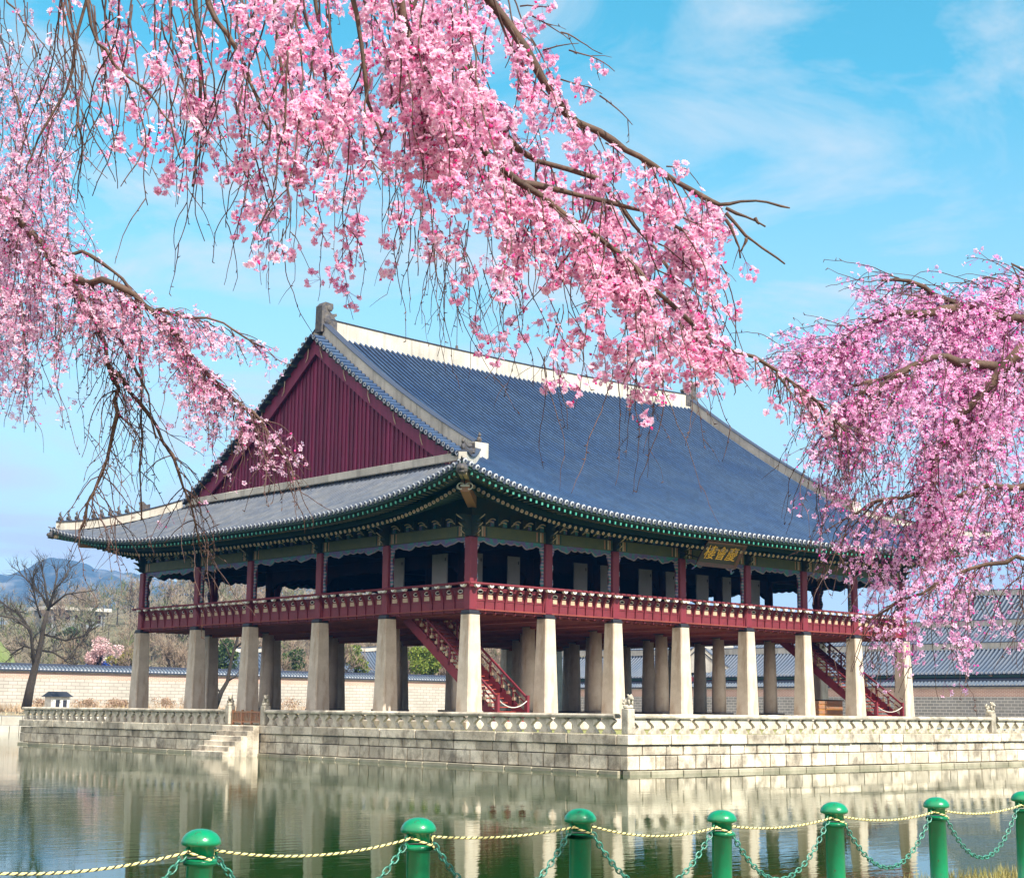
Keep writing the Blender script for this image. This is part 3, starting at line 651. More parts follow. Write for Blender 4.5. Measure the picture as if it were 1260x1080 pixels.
# ------------------------------------------------------------------ signboard over the middle bay
sb = MB(); sc_ = on(1, -2.05, 886, 681); tilt = R_(36)
nrm = np.array([0, -math.cos(tilt), -math.sin(tilt)]); upv = np.array([0, -math.sin(tilt), math.cos(tilt)]); ax = np.array([1., 0, 0])
sb.obox(sc_, ax * 1.42, upv * .56, nrm * .05, 0)
for sg in (-1, 1): sb.beam(sc_ + ax * sg * 1.1 + upv * .3, sc_ + ax * sg * 1.1 + upv * .3 + np.array([0, 2.0, .5]), .06, .06)
for sg in (-1, 1): sb.beam(sc_ + ax * sg * 1.1 - upv * .4, np.array([sc_[0] + sg * 1.1, -.17, 8.3]), .06, .06)
so = sb.build('signboard', BOARD, pav)
m = MB(); F_ = lambda a, b: sc_ + ax * a + upv * b
for (p_, q_) in (((-1.42, .56), (1.42, .56)), ((-1.42, -.56), (1.42, -.56))):
    m.add([F_(p_[0], p_[1]) + nrm * .05, F_(q_[0], q_[1]) + nrm * .05, F_(q_[0] * 1.1, q_[1] * 1.32) + nrm * .17, F_(p_[0] * 1.1, p_[1] * 1.32) + nrm * .17, F_(q_[0] * 1.1, q_[1] * 1.32) + nrm * .12, F_(p_[0] * 1.1, p_[1] * 1.32) + nrm * .12, F_(q_[0], q_[1]) - nrm * .02, F_(p_[0], p_[1]) - nrm * .02], [(0, 1, 2, 3), (3, 2, 4, 5), (5, 4, 6, 7)])
for sg in (-1, 1):
    m.add([F_(sg * 1.42, .56) + nrm * .05, F_(sg * 1.42, -.56) + nrm * .05, F_(sg * 1.56, -.74) + nrm * .17, F_(sg * 1.56, .74) + nrm * .17, F_(sg * 1.56, -.74) + nrm * .12, F_(sg * 1.56, .74) + nrm * .12], [(0, 1, 2, 3), (3, 2, 4, 5)])
m.build('sign_frame', mat('sign_frame_brown', (.12, .045, .03), .6, (.07, .05, .03), 5.0, grain=.1), so)
m = MB(); m.tube([F_(-1.5, -.74) + nrm * .15, F_(-1.75, -.95) + nrm * .2], [.06, .03], 5); m.tube([F_(1.2, -.76) + nrm * .15, F_(1.38, -1.0) + nrm * .2, F_(1.5, -.85) + nrm * .2], [.06, .06, .03], 5); m.build('sign_tassel', VAL, so)
cu = bpy.data.curves.new('letters', 'FONT'); cu.body = "樓會慶"; cu.size = 0.86; cu.extrude = 0.012; cu.offset = 0.0; cu.align_x = 'CENTER'; cu.align_y = 'CENTER'; cu.space_character = 0.98
tmp = bpy.data.objects.new('letters', cu); COL.objects.link(tmp); bpy.context.view_layer.update()
lm = bpy.data.meshes.new_from_object(tmp.evaluated_get(bpy.context.evaluated_depsgraph_get())); bpy.data.objects.remove(tmp)
lm.materials.clear(); lm.materials.append(GOLD)
M_ = Matrix(((ax[0], upv[0], nrm[0], 0), (ax[1], upv[1], nrm[1], 0), (ax[2], upv[2], nrm[2], 0), (0, 0, 0, 1)))
lm.transform(Matrix.Translation(Vector(sc_ + nrm * .07)) @ M_)
link('gilt_letters', lm, so)

# ------------------------------------------------------------------ two red staircases under the deck
def stairs(x0, x1, name):
    top, bot = np.array([0, 6.15, ZFL - .1]), np.array([0, -0.55, ZG])
    n = 24; d = (bot - top) / n
    m = MB()
    for i in range(n):
        p = top + d * (i + 1)
        m.box((x0 + .1, p[1], p[2] + 0.005), (x1 - .1, p[1] - d[1] + .03, p[2] + .045)); m.box((x0 + .1, p[1] + .002 - d[1], p[2] + d[2] + .05 + 0.14), (x1 - .1, p[1] - d[1] + .03 - .005, p[2] + .003))
    st = m.build('staircase', STAIRRED, pav)
    for x in (x0, x1):
        m = MB(); m.beam((x, top[1] + .1, top[2] - .05), (x, bot[1] - .05, bot[2] + .1), .09, .46); m.build('stringer', RED, st)
        m = MB(); m.beam((x, top[1], top[2] + .95), (x, bot[1] - .1, bot[2] + 1.08), .08, .09); m.beam((x, top[1], top[2] + .62), (x, bot[1] - .1, bot[2] + .75), .05, .05)
        for t in np.linspace(0, 1, 9):
            p = top + (bot - top) * t; m.box((x - .045, p[1] - .045, p[2] + .1), (x + .045, p[1] + .045, p[2] + .95))
        m.box((x - .07, bot[1] - .2, ZG), (x + .07, bot[1] - .06, ZG + 1.2)); m.build('stair_rail', RED, st)
        for t in np.linspace(0.06, .94, 16):
            p = top + (bot - top) * t; m = MB(); m.box((x - .055, p[1] - .09, p[2] + .38), (x + .055, p[1] + .09, p[2] + .52)); m.box((x - .055, p[1] - .04, p[2] + .78), (x + .055, p[1] + .04, p[2] + .85)); m.box((x - .02, p[1] - .02, p[2] + .519), (x + .02, p[1] + .02, p[2] + .781)); m.build('rail_ornament', CREAM, st)
    m = MB(); t = np.linspace(0, 1, 10)
    m.tube([(x0 + .05 + (x1 - x0 - .1) * u, bot[1] - .16, ZG + .95 - .32 * 4 * u * (1 - u)) for u in t], .022, 5); m.build('barrier_rope', WHITE, st)
stairs(1.15, 3.0, 'a'); stairs(30.6, 33.2, 'b')
# ================================================================== water, ground, banks, hills
ZW = -2.3
PX0, PX1, PY0, PY1 = -3.5, 38.0, -13.35, 38.6          # island platform
wm = bpy.data.materials.new('pond_water'); wm.use_nodes = True
t = wm.node_tree; b = t.nodes['Principled BSDF']
b.inputs['Base Color'].default_value = (0.008, 0.046, 0.006, 1); b.inputs['Roughness'].default_value = 0.015; b.inputs['IOR'].default_value = 1.33; b.inputs['Specular Tint'].default_value = (0.64, 0.75, 0.46, 1)
tc_ = t.nodes.new('ShaderNodeTexCoord'); heights = []
def wave(scale, rot, amp, detail=3):
    mpn = t.nodes.new('ShaderNodeMapping'); mpn.inputs['Rotation'].default_value = (0, 0, rot); mpn.inputs['Scale'].default_value = scale
    nz = t.nodes.new('ShaderNodeTexNoise'); nz.inputs['Scale'].default_value = 1; nz.inputs['Detail'].default_value = detail; nz.inputs['Roughness'].default_value = 0.55
    t.links.new(tc_.outputs['Object'], mpn.inputs[0]); t.links.new(mpn.outputs[0], nz.inputs['Vector'])
    mm = t.nodes.new('ShaderNodeMath'); mm.operation = 'MULTIPLY'; mm.inputs[1].default_value = amp; t.links.new(nz.outputs['Fac'], mm.inputs[0]); return mm.outputs[0]
h1 = wave((1.1, 4.2, 1), R_(42), 0.012); h2 = wave((0.25, 0.7, 1), R_(50), 0.016, 2); h3 = wave((5, 13, 1), R_(38), 0.0022)
# calmer and rougher patches
pn = t.nodes.new('ShaderNodeTexNoise'); pn.inputs['Scale'].default_value = 0.09; pn.inputs['Detail'].default_value = 3; t.links.new(tc_.outputs['Object'], pn.inputs['Vector'])
pr_ = t.nodes.new('ShaderNodeMapRange'); pr_.inputs['From Min'].default_value = 0.38; pr_.inputs['From Max'].default_value = 0.62; pr_.inputs['To Min'].default_value = 0.35; pr_.inputs['To Max'].default_value = 1.15; t.links.new(pn.outputs['Fac'], pr_.inputs['Value'])
a1 = t.nodes.new('ShaderNodeMath'); a1.operation = 'ADD'; t.links.new(h1, a1.inputs[0]); t.links.new(h3, a1.inputs[1])
a0 = t.nodes.new('ShaderNodeMath'); a0.operation = 'MULTIPLY'; t.links.new(a1.outputs[0], a0.inputs[0]); t.links.new(pr_.outputs[0], a0.inputs[1])
a2 = t.nodes.new('ShaderNodeMath'); a2.operation = 'ADD'; t.links.new(a0.outputs[0], a2.inputs[0]); t.links.new(h2, a2.inputs[1])
bp = t.nodes.new('ShaderNodeBump'); bp.inputs['Distance'].default_value = 1.0; bp.inputs['Strength'].default_value = 0.25; t.links.new(a2.outputs[0], bp.inputs['Height']); t.links.new(bp.outputs[0], b.inputs['Normal'])
m = MB(); m.add([(-120, -60, ZW), (80, -60, ZW), (80, 95, ZW), (-120, 95, ZW)], [(0, 1, 2, 3)])
tag(m.build('pond_water', wm), kind='structure')

GRASS = mat('dry_spring_ground', (0.22, 0.19, 0.11), 0.95, (0.30, 0.25, 0.17), 0.25, grain=0.2, gscale=3, bump=0.03, bscale=4)
LAWN = mat('lawn_ground', (0.20, 0.23, 0.06), 0.95, (0.28, 0.25, 0.10), 0.4, grain=0.2, gscale=4, bump=0.02, bscale=8)
EARTH = mat('bank_earth', (0.20, 0.155, 0.09), 0.95, (0.13, 0.12, 0.05), 1.5, grain=0.2, gscale=12, bump=0.02, bscale=9)
# one ground sheet with the pond left open
QX0, QX1, QY0, QY1 = -100.0, 52.0, -46.25, 80.0
gx = [-6000, -1500, -400, -160, QX0, -80, -60, -50, -45, -40, -36, -33, -31, -29, -25, -15, 0, 20, 38, QX1, 60, 75, 90, 130, 400, 1500, 6000]
gy = [-6000, -1000, -250, -90, -62, -55, -51, -48.5, -47.2, QY0, 0, 40, QY1, 86, 92, 100, 130, 300, 900, 2500, 8000]
def gz(x, y):
    if y <= QY0 + .01: return -1.62
    if y < 78: return -1.62 + (y - QY0) / (78 - QY0) * .8 if x < QX0 + 1 else -0.85
    return -0.85 if y <= 81 else (-0.85 + min(1, (y - 80) / 19) * .35)
m = MB(); ix = {}
for i, x in enumerate(gx):
    for j, y in enumerate(gy): ix[i, j] = len(m.v); m.v.append((x, y, gz(x, y) + (rng.normal(0, .015) if -62 <= y < QY0 - .1 else 0)))
for i in range(len(gx) - 1):
    for j in range(len(gy) - 1):
        if QX0 <= gx[i] and gx[i + 1] <= QX1 and QY0 <= gy[j] and gy[j + 1] <= QY1: continue
        m.f.append((ix[i, j], ix[i + 1, j], ix[i + 1, j + 1], ix[i, j + 1])); m.m.append(1 if gy[j] < QY0 else 0)
tag(m.build('ground', [GRASS, EARTH]), kind='structure')
m = MB(); m.box((QX0, QY0 - .3, -3.2), (QX1, QY0 - .004, -1.66)); m.build('bank_edge', EARTH)['kind'] = 'structure'
# straggly grass on the near bank edge
m = MB()
for i in range(8000):
    x = rng.uniform(-39.5, -25); y = QY0 - abs(rng.normal(0, .5)) + .12; z = -1.62 - max(0, y - QY0) * 1.5
    a = rng.uniform(0, 6.28); h = rng.uniform(.03, .11) * (1.7 if x > -34 else 1); w = .006; lx, ly = rng.normal(0, .03, 2)
    m.add([(x - w * math.cos(a), y - w * math.sin(a), z), (x + w * math.cos(a), y + w * math.sin(a), z), (x + lx, y + ly, z + h)], [(0, 1, 2)])
GB = mat('grass_blades', (0.20, 0.20, 0.05), 0.8, (0.32, 0.26, 0.1), 2.0, island=0.25, grain=0)
tag(m.build('bank_grass', GB, rec=False), kind='stuff')

def masonry(mb, p0, axis, length, out, courses, depth=0.4, seed=1):
    """coursed ashlar blocks with open joints; axis and out are unit vectors"""
    rr = random.Random(seed); axis, out = np.asarray(axis, float), np.asarray(out, float)
    for (z0, z1, w0, w1, setb) in courses:
        s = 0
        while s < length - .02:
            w = min(rr.uniform(w0, w1), length - s)
            if length - s - w < w0 * .5: w = length - s
            j = 0.024; d = setb + rr.uniform(-.012, .012); tz = rr.uniform(-.006, .006)
            a = np.asarray(p0, float) + axis * (s + j) - out * (d + depth); c = np.asarray(p0, float) + axis * (s + w - j) - out * d
            lo = np.minimum(a, c); hi = np.maximum(a, c)
            mb.box((lo[0], lo[1], z0 + .014 + tz), (hi[0], hi[1], z1 - .014 + tz), 0, .022); s += w
WETC = [(-2.62, -2.15, .9, 2.0, -.10)]
COURSES = [(-2.145, -1.60, .55, 1.15, .03), (-1.60, -1.215, .6, 1.7, .05)]
plat = empty('stone_platform', ((PX0 + PX1) / 2, (PY0 + PY1) / 2, -.8))
tag(plat, 'square island terrace of grey granite blocks standing in the pond under the pavilion', 'platform')
m = MB()
masonry(m, (PX0, PY0, 0), (1, 0, 0), PX1 - PX0, (0, -1, 0), COURSES, seed=3)
wl = m.build('terrace_wall', BLOCK, plat)
m = MB(); masonry(m, (PX0, PY0, 0), (1, 0, 0), PX1 - PX0, (0, -1, 0), WETC, seed=13); m.build('base_course', WETB, plat)
m = MB(); masonry(m, (PX0, PY0 + .42, 0), (0, 1, 0), PY1 - PY0 - .42, (-1, 0, 0), WETC, seed=18); m.build('base_course', WETB, plat)
m = MB(); masonry(m, (PX0, PY0 + .42, 0), (0, 1, 0), PY1 - PY0 - .42, (-1, 0, 0), COURSES, seed=8); m.build('terrace_wall', BLOCK, plat)
m = MB(); m.box((PX0 + .2, PY0 + .2, -3), (PX1 - .2, PY1 - .2, -1.25)); m.build('terrace_core', DARKSTONE, plat)
m = MB()
masonry(m, (PX0 - .06, PY0 - .06, 0), (1, 0, 0), PX1 - PX0 + .06, (0, -1, 0), [(-1.215, -.80, 1.6, 3.0, 0)], .6, 5)
masonry(m, (PX0 - .06, PY0 + .55, 0), (0, 1, 0), PY1 - PY0 - .55, (-1, 0, 0), [(-1.215, -.80, 1.6, 3.0, 0)], .6, 6)
m.build('coping', BLOCK, plat)
m = MB(); m.add([(PX0 + .5, PY0 + .5, -.83), (PX1, PY0 + .5, -.83), (PX1, PY1 - .1, -.83), (PX0 + .5, PY1 - .1, -.83)], [(0, 1, 2, 3)])
m.build('terrace_lawn', LAWN, plat)
m = MB(); masonry(m, (-1.3, -1.3, 0), (1, 0, 0), LX + 2.6, (0, -1, 0), [(-.82, ZG, 1.2, 2.4, 0)], .5, 4); masonry(m, (-1.3, -.78, 0), (0, 1, 0), LY + 2, (-1, 0, 0), [(-.82, ZG, 1.2, 2.4, 0)], .5, 5)
m.box((-.85, -.85, -.82), (LX + 1.2, LY + 1.2, ZG - .004)); m.build('stylobate', GRANITE, plat)
# flight of steps to the water on the west side
SY0, SY1 = 11.75, 14.65
m = MB()
for k in range(6):
    z1 = -.84 - k * .245; x0 = PX0 - .06 - .34 * (k + 1)
    ys = [SY0, SY0 + 1.0 + .2 * (k % 2), SY1]
    for ya, yb in zip(ys[:-1], ys[1:]): m.box((x0, ya + .006, -2.7), (x0 + .37, yb - .006, z1), 0, .02)
m.build('water_steps', BLOCK, plat)

# stone balustrades
bal_prof = [(1.22 * a_, b_) for a_, b_ in [(-.25, 0), (.25, 0), (.235, .06), (.15, .16), (.095, .24), (.10, .30), (.20, .40), (.285, .46), (.28, .52), (.18, .585), (-.18, .585), (-.28, .52), (-.285, .46), (-.20, .40), (-.10, .30), (-.095, .24), (-.15, .16), (-.235, .06)]]
def lion(mb, c, f):
    c = np.asarray(c, float); f = np.array([f[0], f[1], 0.]); f /= np.linalg.norm(f); s = np.array([-f[1], f[0], 0])
    mb.ball(c - f * .06 + Z3 * .12, (.15, .15, .14), 10, 6); mb.ball(c + f * .12 + Z3 * .27, (.12, .12, .12), 10, 6); mb.ball(c + f * .22 + Z3 * .23, (.07, .07, .06), 8, 5)
    for k in (-1, 1): mb.tube([c + f * .12 + s * .08 * k + Z3 * .2, c + f * .15 + s * .09 * k], [.05, .045], 6); mb.ball(c - f * .1 + s * .11 * k + Z3 * .06, (.08, .08, .07), 8, 5); mb.ball(c + f * .08 + s * .09 * k + Z3 * .37, (.035, .035, .04), 6, 4)
    mb.tube([c - f * .18 + Z3 * .08, c - f * .25 + Z3 * .2, c - f * .18 + Z3 * .3], [.04, .05, .02], 6)
def balustrade(p0, p1, label, posts=(True, True), inset=.22):
    p0, p1 = np.asarray(p0, float), np.asarray(p1, float); L_ = np.linalg.norm(p1 - p0); A = (p1 - p0) / L_; O = np.array([A[1], -A[0], 0])
    root = empty('stone_balustrade', tuple((p0 + p1) / 2 + Z3 * -.8)); tag(root, label, 'balustrade', 'granite balustrades round the island terrace')
    n = int(round(L_ / .88)); st = L_ / n
    me = MB().prism(bal_prof, (0, 0, 0), A, Z3, O * .17)
    pm = me.mesh('baluster', RAILSTONE)
    for i in range(n): link('baluster', pm, root, tuple(p0 + A * (i + .5) * st - O * .085 + Z3 * -.795))
    m = MB(); s = 0; seg = L_ / max(1, round(L_ / 2.64))
    oct_ = [(-.17, .0), (-.2, .05), (-.2, .11), (-.12, .175), (.12, .175), (.2, .11), (.2, .05), (.17, 0)]
    while s < L_ - .01:
        m.prism(oct_, p0 + A * (s + .006) + Z3 * -.208, O, Z3, A * (seg - .012)); s += seg
    m.build('handrail', RAILSTONE, root)
    for w, p, sg in zip(posts, (p0, p1), (-1, 1)):
        if not w: continue
        c = p + A * sg * .18
        m = MB(); m.box((c[0] - .19, c[1] - .19, -.797), (c[0] + .19, c[1] + .19, .16), 0, .03); m.lathe([(.15, .155), (.2, .2), (.2, .27), (.16, .31)], (c[0], c[1], 0), 12)
        po = m.build('newel_post', RAILSTONE, root); m = MB(); lion(m, c + Z3 * .30, O if abs(A[0]) > .5 else (-.6, -.8)); m.build('stone_lion', RAILSTONE, po, True)
BX = PX0 + .16; BY = PY0 + .16
balustrade((BX + .2, BY, 0), (22.0, BY, 0), 'long sunlit granite balustrade below the signboard with a stone lion on its corner post', (True, True))
balustrade((22.36 + .2, BY, 0), (PX1, BY, 0), 'granite balustrade running from the far stone lion to the right edge below the blossom', (False, False))
balustrade((BX, 11.4, 0), (BX, BY + .55, 0), 'shaded granite balustrade between the water steps and the terrace corner', (True, False))
balustrade((BX, PY1 - .2, 0), (BX, 15.0, 0), 'granite balustrade left of the water steps, below the bare trees', (False, True))
# red wooden gate across the opening at the steps
g = empty('wooden_gate', (BX, 13.2, -.8)); tag(g, 'low reddish wooden barrier closing the gap above the water steps', 'gate')
for yy in np.linspace(11.95, 14.5, 4): MB().box((BX - .05, yy - .05, -.8), (BX + .05, yy + .05, -.05)).build('gate_post', RUST, g)
m = MB(); m.box((BX - .04, 11.95, -.2), (BX + .04, 14.5, -.12)); m.box((BX - .04, 11.95, -.68), (BX + .04, 14.5, -.6)); m.build('gate_rail', RUST, g)
m = MB()
for yy in np.arange(12.1, 14.4, .14): m.box((BX - .02, yy - .03, -.6), (BX + .02, yy + .03, -.2))
m.build('gate_slats', RUST, g)
# wooden cabinet at the far staircase
cb = empty('wooden_cabinet', (27.2, -.2, ZG)); c0 = on(1, 3.0, 1002, 868); c1 = on(1, 3.0, 1037, 868); cb.location = (float(c0[0] + c1[0]) / 2, 3.3, ZG); WM[cb.name] = Matrix.Translation(cb.location)
tag(cb, 'small varnished wooden cabinet standing beside the far staircase', 'cabinet')
m = MB(); m.box((c0[0], 3.0, ZG), (c1[0], 3.6, .82), 0, .02); cbo = m.build('cabinet_body', WOODBOX, cb)
for zz in (-.25, .05, .35, .62): m = MB(); m.box((c0[0] + .06, 2.97, zz), (c1[0] - .06, 2.998, zz + .2), 0, .01); m.box(((c0[0] + c1[0]) / 2 - .1, 2.94, zz + .08), ((c0[0] + c1[0]) / 2 + .1, 2.969, zz + .12)); m.build('drawer', RUST, cb); MB().box((c0[0] - .06, 2.94, .822), (c1[0] + .06, 3.66, .88)).build('cabinet_top', WOODBOX, cb)

# ------------------------------------------------------------------ pond edges on the far sides
EDGE = mat('far_bank_stone', (0.52, 0.48, 0.41), 0.9, (0.4, 0.36, 0.3), .6, island=.15, grain=.12, gscale=10)
m = MB(); masonry(m, (QX0, QY1, 0), (1, 0, 0), QX1 - QX0, (0, -1, 0), [(-2.7, -1.75, .8, 1.6, 0), (-1.75, -.9, 1.0, 2.2, .02)], .5, 9)
tag(m.build('stone_embankment', EDGE), 'pale stone block embankment of the far left pond bank', 'embankment')
m = MB(); masonry(m, (QX1, QY0, 0), (0, 1, 0), QY1 - QY0, (-1, 0, 0), [(-2.7, -1.75, .8, 1.6, 0), (-1.75, -.9, 1.0, 2.2, .02)], .5, 10)
tag(m.build('stone_embankment', EDGE), 'stone block embankment of the pond bank behind the right side of the terrace', 'embankment')

# ------------------------------------------------------------------ palace walls with tiled caps
def brick(name, c1, c2, mortar, bw, bh, sc=1.0, axis='x'):
    m_ = bpy.data.materials.new(name); m_.use_nodes = True; t = m_.node_tree; bs = t.nodes['Principled BSDF']
    tc_ = t.nodes.new('ShaderNodeTexCoord'); sp = t.nodes.new('ShaderNodeSeparateXYZ'); cbn = t.nodes.new('ShaderNodeCombineXYZ'); br = t.nodes.new('ShaderNodeTexBrick')
    t.links.new(tc_.outputs['Object'], sp.inputs[0]); t.links.new(sp.outputs['X' if axis == 'x' else 'Y'], cbn.inputs[0]); t.links.new(sp.outputs['Z'], cbn.inputs[1]); t.links.new(cbn.outputs[0], br.inputs['Vector'])
    br.inputs['Color1'].default_value = (*c1, 1); br.inputs['Color2'].default_value = (*c2, 1); br.inputs['Mortar'].default_value = (*mortar, 1)
    br.inputs['Scale'].default_value = 1; br.inputs['Brick Width'].default_value = bw; br.inputs['Row Height'].default_value = bh; br.inputs['Mortar Size'].default_value = .035; br.inputs['Mortar Smooth'].default_value = .3
    nz = t.nodes.new('ShaderNodeTexNoise'); nz.inputs['Scale'].default_value = .35; nz.inputs['Detail'].default_value = 6; t.links.new(tc_.outputs['Object'], nz.inputs['Vector'])
    mr2 = t.nodes.new('ShaderNodeMapRange'); mr2.inputs['To Min'].default_value = .7; mr2.inputs['To Max'].default_value = 1.3; t.links.new(nz.outputs['Fac'], mr2.inputs['Value'])
    vm = t.nodes.new('ShaderNodeMixRGB'); vm.blend_type = 'MULTIPLY'; vm.inputs[0].default_value = 1; t.links.new(br.outputs['Color'], vm.inputs[1]); t.links.new(mr2.outputs[0], vm.inputs[2]); t.links.new(vm.outputs[0], bs.inputs['Base Color']); bs.inputs['Roughness'].default_value = .9
    return m_
def tiled_cap(mb, p0, p1, zc, half, drop, pitch=.34, mi=0):
    p0, p1 = np.asarray(p0, float), np.asarray(p1, float); L_ = np.linalg.norm(p1 - p0); A = (p1 - p0) / L_; O = np.array([A[1], -A[0], 0])
    for sg in (1, -1):
        mb.add([p0 + Z3 * zc, p1 + Z3 * zc, p1 + O * sg * half + Z3 * (zc - drop), p0 + O * sg * half + Z3 * (zc - drop)], [(0, 1, 2, 3)], mi)
        mb.add([p0 + O * sg * half + Z3 * (zc - drop - .12), p1 + O * sg * half + Z3 * (zc - drop - .12), p1 + Z3 * (zc - drop - .13), p0 + Z3 * (zc - drop - .13)], [(0, 1, 2, 3)], mi)
        mb.add([p0 + O * sg * half * .98 + Z3 * (zc - drop - .12), p1 + O * sg * half * .98 + Z3 * (zc - drop - .12), p1 + O * sg * half * .98 + Z3 * (zc - drop), p0 + O * sg * half * .98 + Z3 * (zc - drop)], [(0, 1, 2, 3)], 1)
    n = int(L_ / pitch)
    for i in range(n):
        c = p0 + A * (i + .5) * pitch
        for sg in (1, -1):
            if sg == -1: continue
            a, b_ = c + Z3 * zc, c + O * sg * (half + .04) + Z3 * (zc - drop + .0)
            r = pitch * .27; q = []
            for P in (a, b_): q.append([P - A * r, P - A * r * .7 + Z3 * r, P + A * r * .7 + Z3 * r, P + A * r])
            mb.grid(q, mi); mb.add(q[1] + [], [(0, 1, 2, 3)], 2)
    mb.beam(p0 + Z3 * (zc + .1), p1 + Z3 * (zc + .1), .3, .3, 1)
WTILE = mat('wall_cap_tile', (0.085, 0.115, 0.16), 0.55, (0.12, 0.14, 0.17), 1.0, grain=.15)
def palace_wall(p0, p1, ztop, label, mats, zb, band):
    root = empty('palace_wall', tuple((np.asarray(p0) + np.asarray(p1)) / 2 + Z3 * zb)); tag(root, label, 'wall')
    p0, p1 = np.asarray(p0, float), np.asarray(p1, float); A = (p1 - p0) / np.linalg.norm(p1 - p0)
    m = MB(); m.beam(p0 + Z3 * (zb + ztop - .9 - band) / 2, p1 + Z3 * (zb + ztop - .9 - band) / 2, .8, ztop - .9 - band - zb, 0); m.build('wall_face', mats[0], root)
    m = MB(); m.beam(p0 + Z3 * (ztop - .9 - band / 2), p1 + Z3 * (ztop - .9 - band / 2), .78, band - .004, 0); m.build('brick_band', mats[1], root)
    m = MB(); m.beam(p0 + Z3 * (ztop - .83), p1 + Z3 * (ztop - .83), .95, .12, 0); m.build('cornice', PLASTER, root)
    m = MB(); tiled_cap(m, p0, p1, ztop - .2, .75, .42, .42); m.build('tiled_cap', [WTILE, TILEDK, TILEEND], root, rec=False)
NW = (brick('pale_stone_courses', (.42, .385, .335), (.35, .325, .28), (.22, .195, .17), 1.0, .36), brick('salmon_brick', (.43, .24, .17), (.38, .21, .15), (.48, .38, .32), .5, .14))
EW = (brick('grey_brick', (.27, .265, .255), (.22, .215, .205), (.5, .48, .45), .72, .3, axis='y'), brick('rose_brick', (.40, .22, .18), (.36, .19, .155), (.52, .42, .36), .42, .13, axis='y'))
XE, YN = 92.0, 102.0
palace_wall((-140, YN, 0), (XE - .4, YN, 0), 4.35, 'long pale stone palace wall with a salmon brick band behind the left bank', NW, -.6, .62)
palace_wall((XE, YN, 0), (XE, -60, 0), 3.55, 'grey brick palace wall with a rose brick band behind the right side of the pavilion', EW, -.6, .8)
# ================================================================== palace halls beyond the right wall
HT = mat('hall_roof_tile', (0.055, 0.082, 0.13), 0.55, (0.085, 0.105, 0.14), .4, grain=.12, gscale=6)
def hall(p0, p1, zeave, zridge, half, label, pitch=.5, base=-.6, wallm=None):
    """long tiled hall: ridge from p0 to p1, roof falling to both sides"""
    p0, p1 = np.asarray(p0, float), np.asarray(p1, float); L_ = np.linalg.norm(p1 - p0); A = (p1 - p0) / L_; O = np.array([A[1], -A[0], 0])
    root = empty('palace_hall', tuple((p0 + p1) / 2 + Z3 * base)); tag(root, label, 'hall', 'palace halls beyond the right wall')
    n = int(L_ / pitch); m = MB(); e = MB()
    for sg in (1, -1):
        for i in range(n):
            rows = []
            for u in np.linspace(0, 1, 6):
                z = zridge + (zeave - zridge) * (u * 1.22 - .22 * u * u)
                rows.append([p0 + A * (i + .5 + cs) * pitch + O * sg * half * u + Z3 * (z + h * pitch / .36) for cs, h in CROSS])
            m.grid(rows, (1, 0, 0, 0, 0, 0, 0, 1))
            c = rows[-1][4] - Z3 * .1
            an = np.linspace(0, 2 * math.pi, 7, endpoint=False); e.add([c + O * sg * .05 + .15 * (math.cos(t) * A + math.sin(t) * Z3) for t in an], [tuple(range(7))], 0)
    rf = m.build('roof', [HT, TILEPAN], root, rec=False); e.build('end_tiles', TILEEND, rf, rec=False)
    m = MB(); swept(m, [p0 + A * s + Z3 * (zridge - .1 + .5 * abs(2 * s / L_ - 1) ** 3) for s in np.linspace(0, L_, 12)], .5, .7); m.build('roof_ridge', [PLASTER, TILEDK], rf)
    m = MB()
    for sg in (1, -1): m.beam(p0 + O * sg * half * .93 + Z3 * (zeave - .2), p1 + O * sg * half * .93 + Z3 * (zeave - .2), .3, .25)
    m.build('eave_board', GREEN, rf)
    m = MB(); c = (p0 + p1) / 2; m.obox(c + Z3 * (base + zeave - .4) / 2, A * L_ / 2 * .985, O * half * .72, Z3 * (zeave - .4 - base) / 2); wl = m.build('wall', wallm or RED, root)
    m = MB(); m.obox(c + Z3 * (base + .8) + O * half * .725, A * L_ / 2 * .98, O * .02, Z3 * .8); m.build('plaster_panel', PLASTER, wl)
    for pp, sg in ((p0, -1), (p1, 1)):
        m = MB(); m.add([pp + A * sg * -.1 + O * half * .9 + Z3 * (zeave + .1), pp + A * sg * -.1 - O * half * .9 + Z3 * (zeave + .1), pp + A * sg * -.1 + Z3 * (zridge - .1)], [(0, 1, 2)]); m.build('gable_end', PLASTER, wl)
        for s2 in (1, -1):
            m = MB(); swept(m, [pp + A * sg * -.2 + O * s2 * half * u + Z3 * (zridge + (zeave - zridge) * (u * 1.22 - .22 * u * u) + .1) for u in np.linspace(0, .96, 6)], .4, .45); m.build('gable_ridge', [PLASTER, TILEDK], rf)
    return root
D_ = np.array([0, 1.0, 0])
hall((100, 99, 0), (100, -40, 0), 4.15, 6.9, 4.2, 'long corridor hall with a low tiled roof directly behind the grey brick wall')
hall((112, 95, 0), (112, -60, 0), 7.2, 10.0, 4.5, 'second long tiled hall rising behind the corridor roof')
a = on(0, 128, 1120, 740); hall((128, float(a[1]) - 6, 0), (128, float(a[1]) - 42, 0), 7.6, 14.6, 9.5, 'tall throne hall with a broad plain blue grey roof, seen through the pink blossom', .6)
a = on(0, 98, 905, 800); hall((108, float(a[1]) + 9, 0), (96, float(a[1]) + 4, 0), 4.6, 7.6, 4.0, 'hall whose white edged gable end shows between the stone columns')
